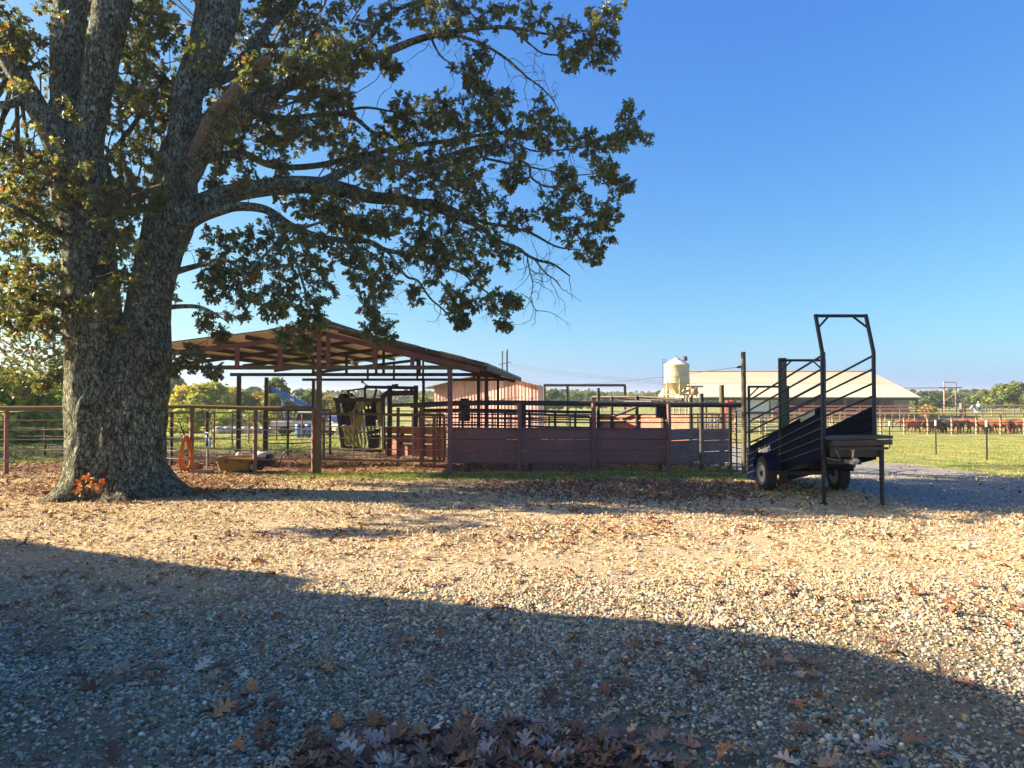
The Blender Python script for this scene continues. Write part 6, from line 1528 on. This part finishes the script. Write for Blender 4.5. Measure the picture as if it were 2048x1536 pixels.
LT = [('d', 345, 120, 757, 'dark blue-green rounded tree just right of the oak trunk, beyond the lawn', 1.), ('d2', 318, 130, 770, 'dark tree half hidden by the oak trunk at its right edge', 1.2),
      ('y', 412, 80, 768, 'broad yellow-green tree left of the shed posts, largest of the pale ones', 1.25), ('y2', 372, 78, 790, 'low golden-tinged tree at the left end of the yellow row', 1.2), ('y', 455, 84, 776, 'yellow-green tree between the large pale one and the first shed post', 1.1),
      ('d', 470, 170, 779, 'grey-green distant tree showing over the yellow row by the first shed post', 1.1), ('d2', 505, 170, 776, 'tall grey-green distant tree between the two left shed posts', 1.3), ('y2', 520, 84, 789, 'pale yellow tree left of the auger head', 1.3),
      ('g', 556, 76, 762, 'upright sunlit tree rising behind the auger head', .75), ('y', 575, 90, 792, 'yellow bush-like tree under the auger tube', 1.3), ('g', 597, 95, 782, 'thin mid-green tree above the auger tube middle', .9),
      ('g', 622, 88, 783, 'olive tree beside the right rear shed post', 1.0), ('y2', 655, 95, 796, 'pale low tree between shed post and squeeze chute', 1.5), ('y2', 690, 110, 800, 'low pale tree behind the squeeze chute', 1.6), ('y', 845, 120, 793, 'green tree at the left corner of the pink building', 1.0),
      ('d', 1106, 150, 782, 'round dark tree right beside the pink building', 1.1), ('d', 1152, 170, 787, 'round tree between the two overhead frame posts', 1.15), ('g', 1183, 165, 785, 'feathery taller tree left of the short dark pen post', .9), ('g', 1205, 175, 787, 'feathery tree right of the short dark pen post', .9),
      ('d', 1320, 190, 784, 'small dark tree left of the feed bin', 1.0), ('d', 1303, 200, 789, 'low dark tree second left of the feed bin', 1.2),
      ('g', 2040, 150, 768, 'tall bright green tree at the right edge of the photo', 1.3), ('g', 2004, 155, 772, 'bright green tree second from the right edge, above the arena rail', 1.3), ('g', 1972, 165, 783, 'green tree above the horse and rider', 1.3), ('d', 1945, 190, 793, 'mid-green tree right of the H-frame pole', 1.4),
      ('d', 1846, 175, 785, 'dark tree touching the right tip of the barn roof', 1.2), ('d', 1868, 180, 784, 'dark round tree left of the H-frame pole', 1.3), ('d2', 1898, 185, 787, 'dark tree behind the H-frame pole', 1.4), ('d', 1922, 195, 789, 'dark tree just right of the H-frame pole', 1.3),
      ('y2', 1856, 110, 812, 'small pale scrub tree by the corner of the barn pens', 1.2)]
for (k, px, D, t, lb, wd2) in LT: plant(k, px, D, t, lb, 'trees beyond the pens', wd2)
BU = [(5, 34, 768, 'pale green bush at the left edge above the fence'), (48, 37, 757, 'light green bush second from the left edge, brightest top'), (92, 40, 744, 'tallest light green bush between left edge and oak trunk'), (128, 44, 775, 'green bush half hidden by the left side of the oak trunk'),
      (-40, 33, 740, 'tall pale bush cut by the left edge'), (30, 50, 800, 'low olive bush behind the left fence, far side of the lawn'), (75, 52, 812, 'low bush behind the fence rods, middle of the left opening'), (120, 55, 812, 'low bush behind the fence rods beside the trunk'),
      (375, 66, 818, 'low dark shrub behind the orange hose'), (412, 67, 816, 'low shrub behind the blue hydrant'), (455, 66, 820, 'low shrub behind the pale bales, left end'), (505, 70, 822, 'low shrub behind the pale bales, middle'), (560, 72, 818, 'low shrub at the foot of the auger')]
for (px, D, t, lb) in BU: plant('b', px, D, t, lb, 'bushes along the lawn', 1.15)
# the shaded neighbour oak whose branches hang in from the left
nb = tree_proto(9, 11, 15, [(.045, .075, .02), (.07, .10, .025), (.11, .12, .035), (.16, .14, .04)], 150, .24, trunk=.30, name='oak_tree')
nb.location = (-29.5, 26.5, zg1(-29.5, 26.5)); nb['label'] = 'second oak at the left edge, dark boughs hanging in behind the big oak'; nb['category'] = 'tree'
random.seed(4)
hang = MB(); HP, HC = [], []
for (px, py, r) in [(15, 640, 40), (60, 660, 45), (110, 690, 40), (135, 720, 30), (25, 700, 45), (70, 720, 40), (105, 745, 26), (20, 755, 36), (50, 775, 24), (5, 600, 40), (90, 620, 36), (130, 660, 26), (120, 755, 18), (85, 770, 16)]:
    D = 20+random.random()*2; c = W(px, py, D); rr = r/F*D
    s0 = W(-150, 560, 22); side = Vector(randunit(1)[0])*.4
    hang.tube([s0, s0.lerp(c, .5)+side+Vector((0, 0, .3)), c], [.06, .035, .01], 6, False)
    n = 150; P = np.array(tuple(c))+randunit(n)*(rng.random((n, 1))**.45)*rr; HP.append(P)
HP = np.concatenate(HP); n = len(HP)
hang.build('bough', M_bark, nb)
o = scatter('hanging_foliage', bent(LEAF2_V, .3), LEAF2_F, basis(randunit(n), randunit(n)*.8+np.array([0, 0, .7]), rng.uniform(.12, .2, (n, 1))*np.ones((1, 3))), HP-np.array(tuple(nb.location)), palette(OAK_COL, [5, 5, 4, 2, .6, .2], n, .3), M_oakleaf, parent=nb)
# one far wood that reads as a mass, and the hills behind it
def far_wood(D0, D1, n, top, name, pal, size):
    x = rng.uniform(-1.0, 1.0, n); y = rng.uniform(D0, D1, n); x = x*y*.95
    hgt = (5.5+2.2*wob(x*.05, y*.03)+1.3*wob(x*.21, y*.17))*top
    P = np.stack([x, y, -1.3+hgt*rng.random(n)**.7], 1)
    return tag(scatter(name, [(0, -.5, 0), (.5, -.1, .1), (.3, .45, 0), (-.3, .5, .1), (-.5, 0, 0)], [(0, 1, 2, 3, 4)], basis(randunit(n), randunit(n)*.8+np.array([0, -.3, .6]), rng.uniform(size*.7, size*1.4, (n, 1))*np.ones((1, 3))), P, palette(pal, [1]*len(pal), n, .4), M_farleaf), kind='stuff')
far_wood(260, 420, 26000, .95, 'treeline', [(.05, .085, .035), (.07, .11, .04), (.12, .14, .05), (.06, .08, .03)], 1.9)
m_h, nt, b = newmat('wooded_hill'); c = mixc(nt, ramp(nt, noise(nt, pos(nt), .05, 8, .7), [(.35, 0), (.65, 1)]), (.035, .06, .03), (.09, .11, .045)); nt.links.new(c, b.inputs['Base Color']); b.inputs['Roughness'].default_value = 1
for (D, h0, amp, wl, sp) in ((750, 3.2, 3.0, .006, 1.4), (1500, 10, 5., .0025, 1.6)):
    t = np.linspace(-1.15*D, 1.15*D, 420); rows = np.linspace(0, 1, 7); vs = []
    for r_ in rows:
        for x in t:
            z = (h0+amp*(math.sin(x*wl)+.6*math.sin(x*wl*2.3+1)+.5*math.sin(x*wl*.4+2)))*math.sin(r_*PI/2)
            vs.append((x, D-220*(1-r_)+0*x, -2+z+1.8*random.random()*(r_ > .3)))
    k = len(t); fs = [(i*k+j, i*k+j+1, (i+1)*k+j+1, (i+1)*k+j) for i in range(len(rows)-1) for j in range(k-1)]
    m = MB(); m.add(vs, fs, False); o = m.build('hills', m_h, None); tag(o, kind='structure')

# ------------------------------------------------------------------ the hazy morning air
m = MB(); m.box((0, 2170, 10), (15200, 4500, 26.2)); hz = m.build('haze', newmat('haze_air')[0]); tag(hz, kind='stuff')
nt = hz.data.materials[0].node_tree; nt.nodes.remove(nt.nodes['Principled BSDF'])
pv = nt.nodes.new('ShaderNodeVolumePrincipled'); pv.inputs['Density'].default_value = .0004; pv.inputs['Color'].default_value = (.80, .88, 1, 1); pv.inputs['Anisotropy'].default_value = .2
nt.links.new(pv.outputs[0], nt.nodes['Material Output'].inputs['Volume'])
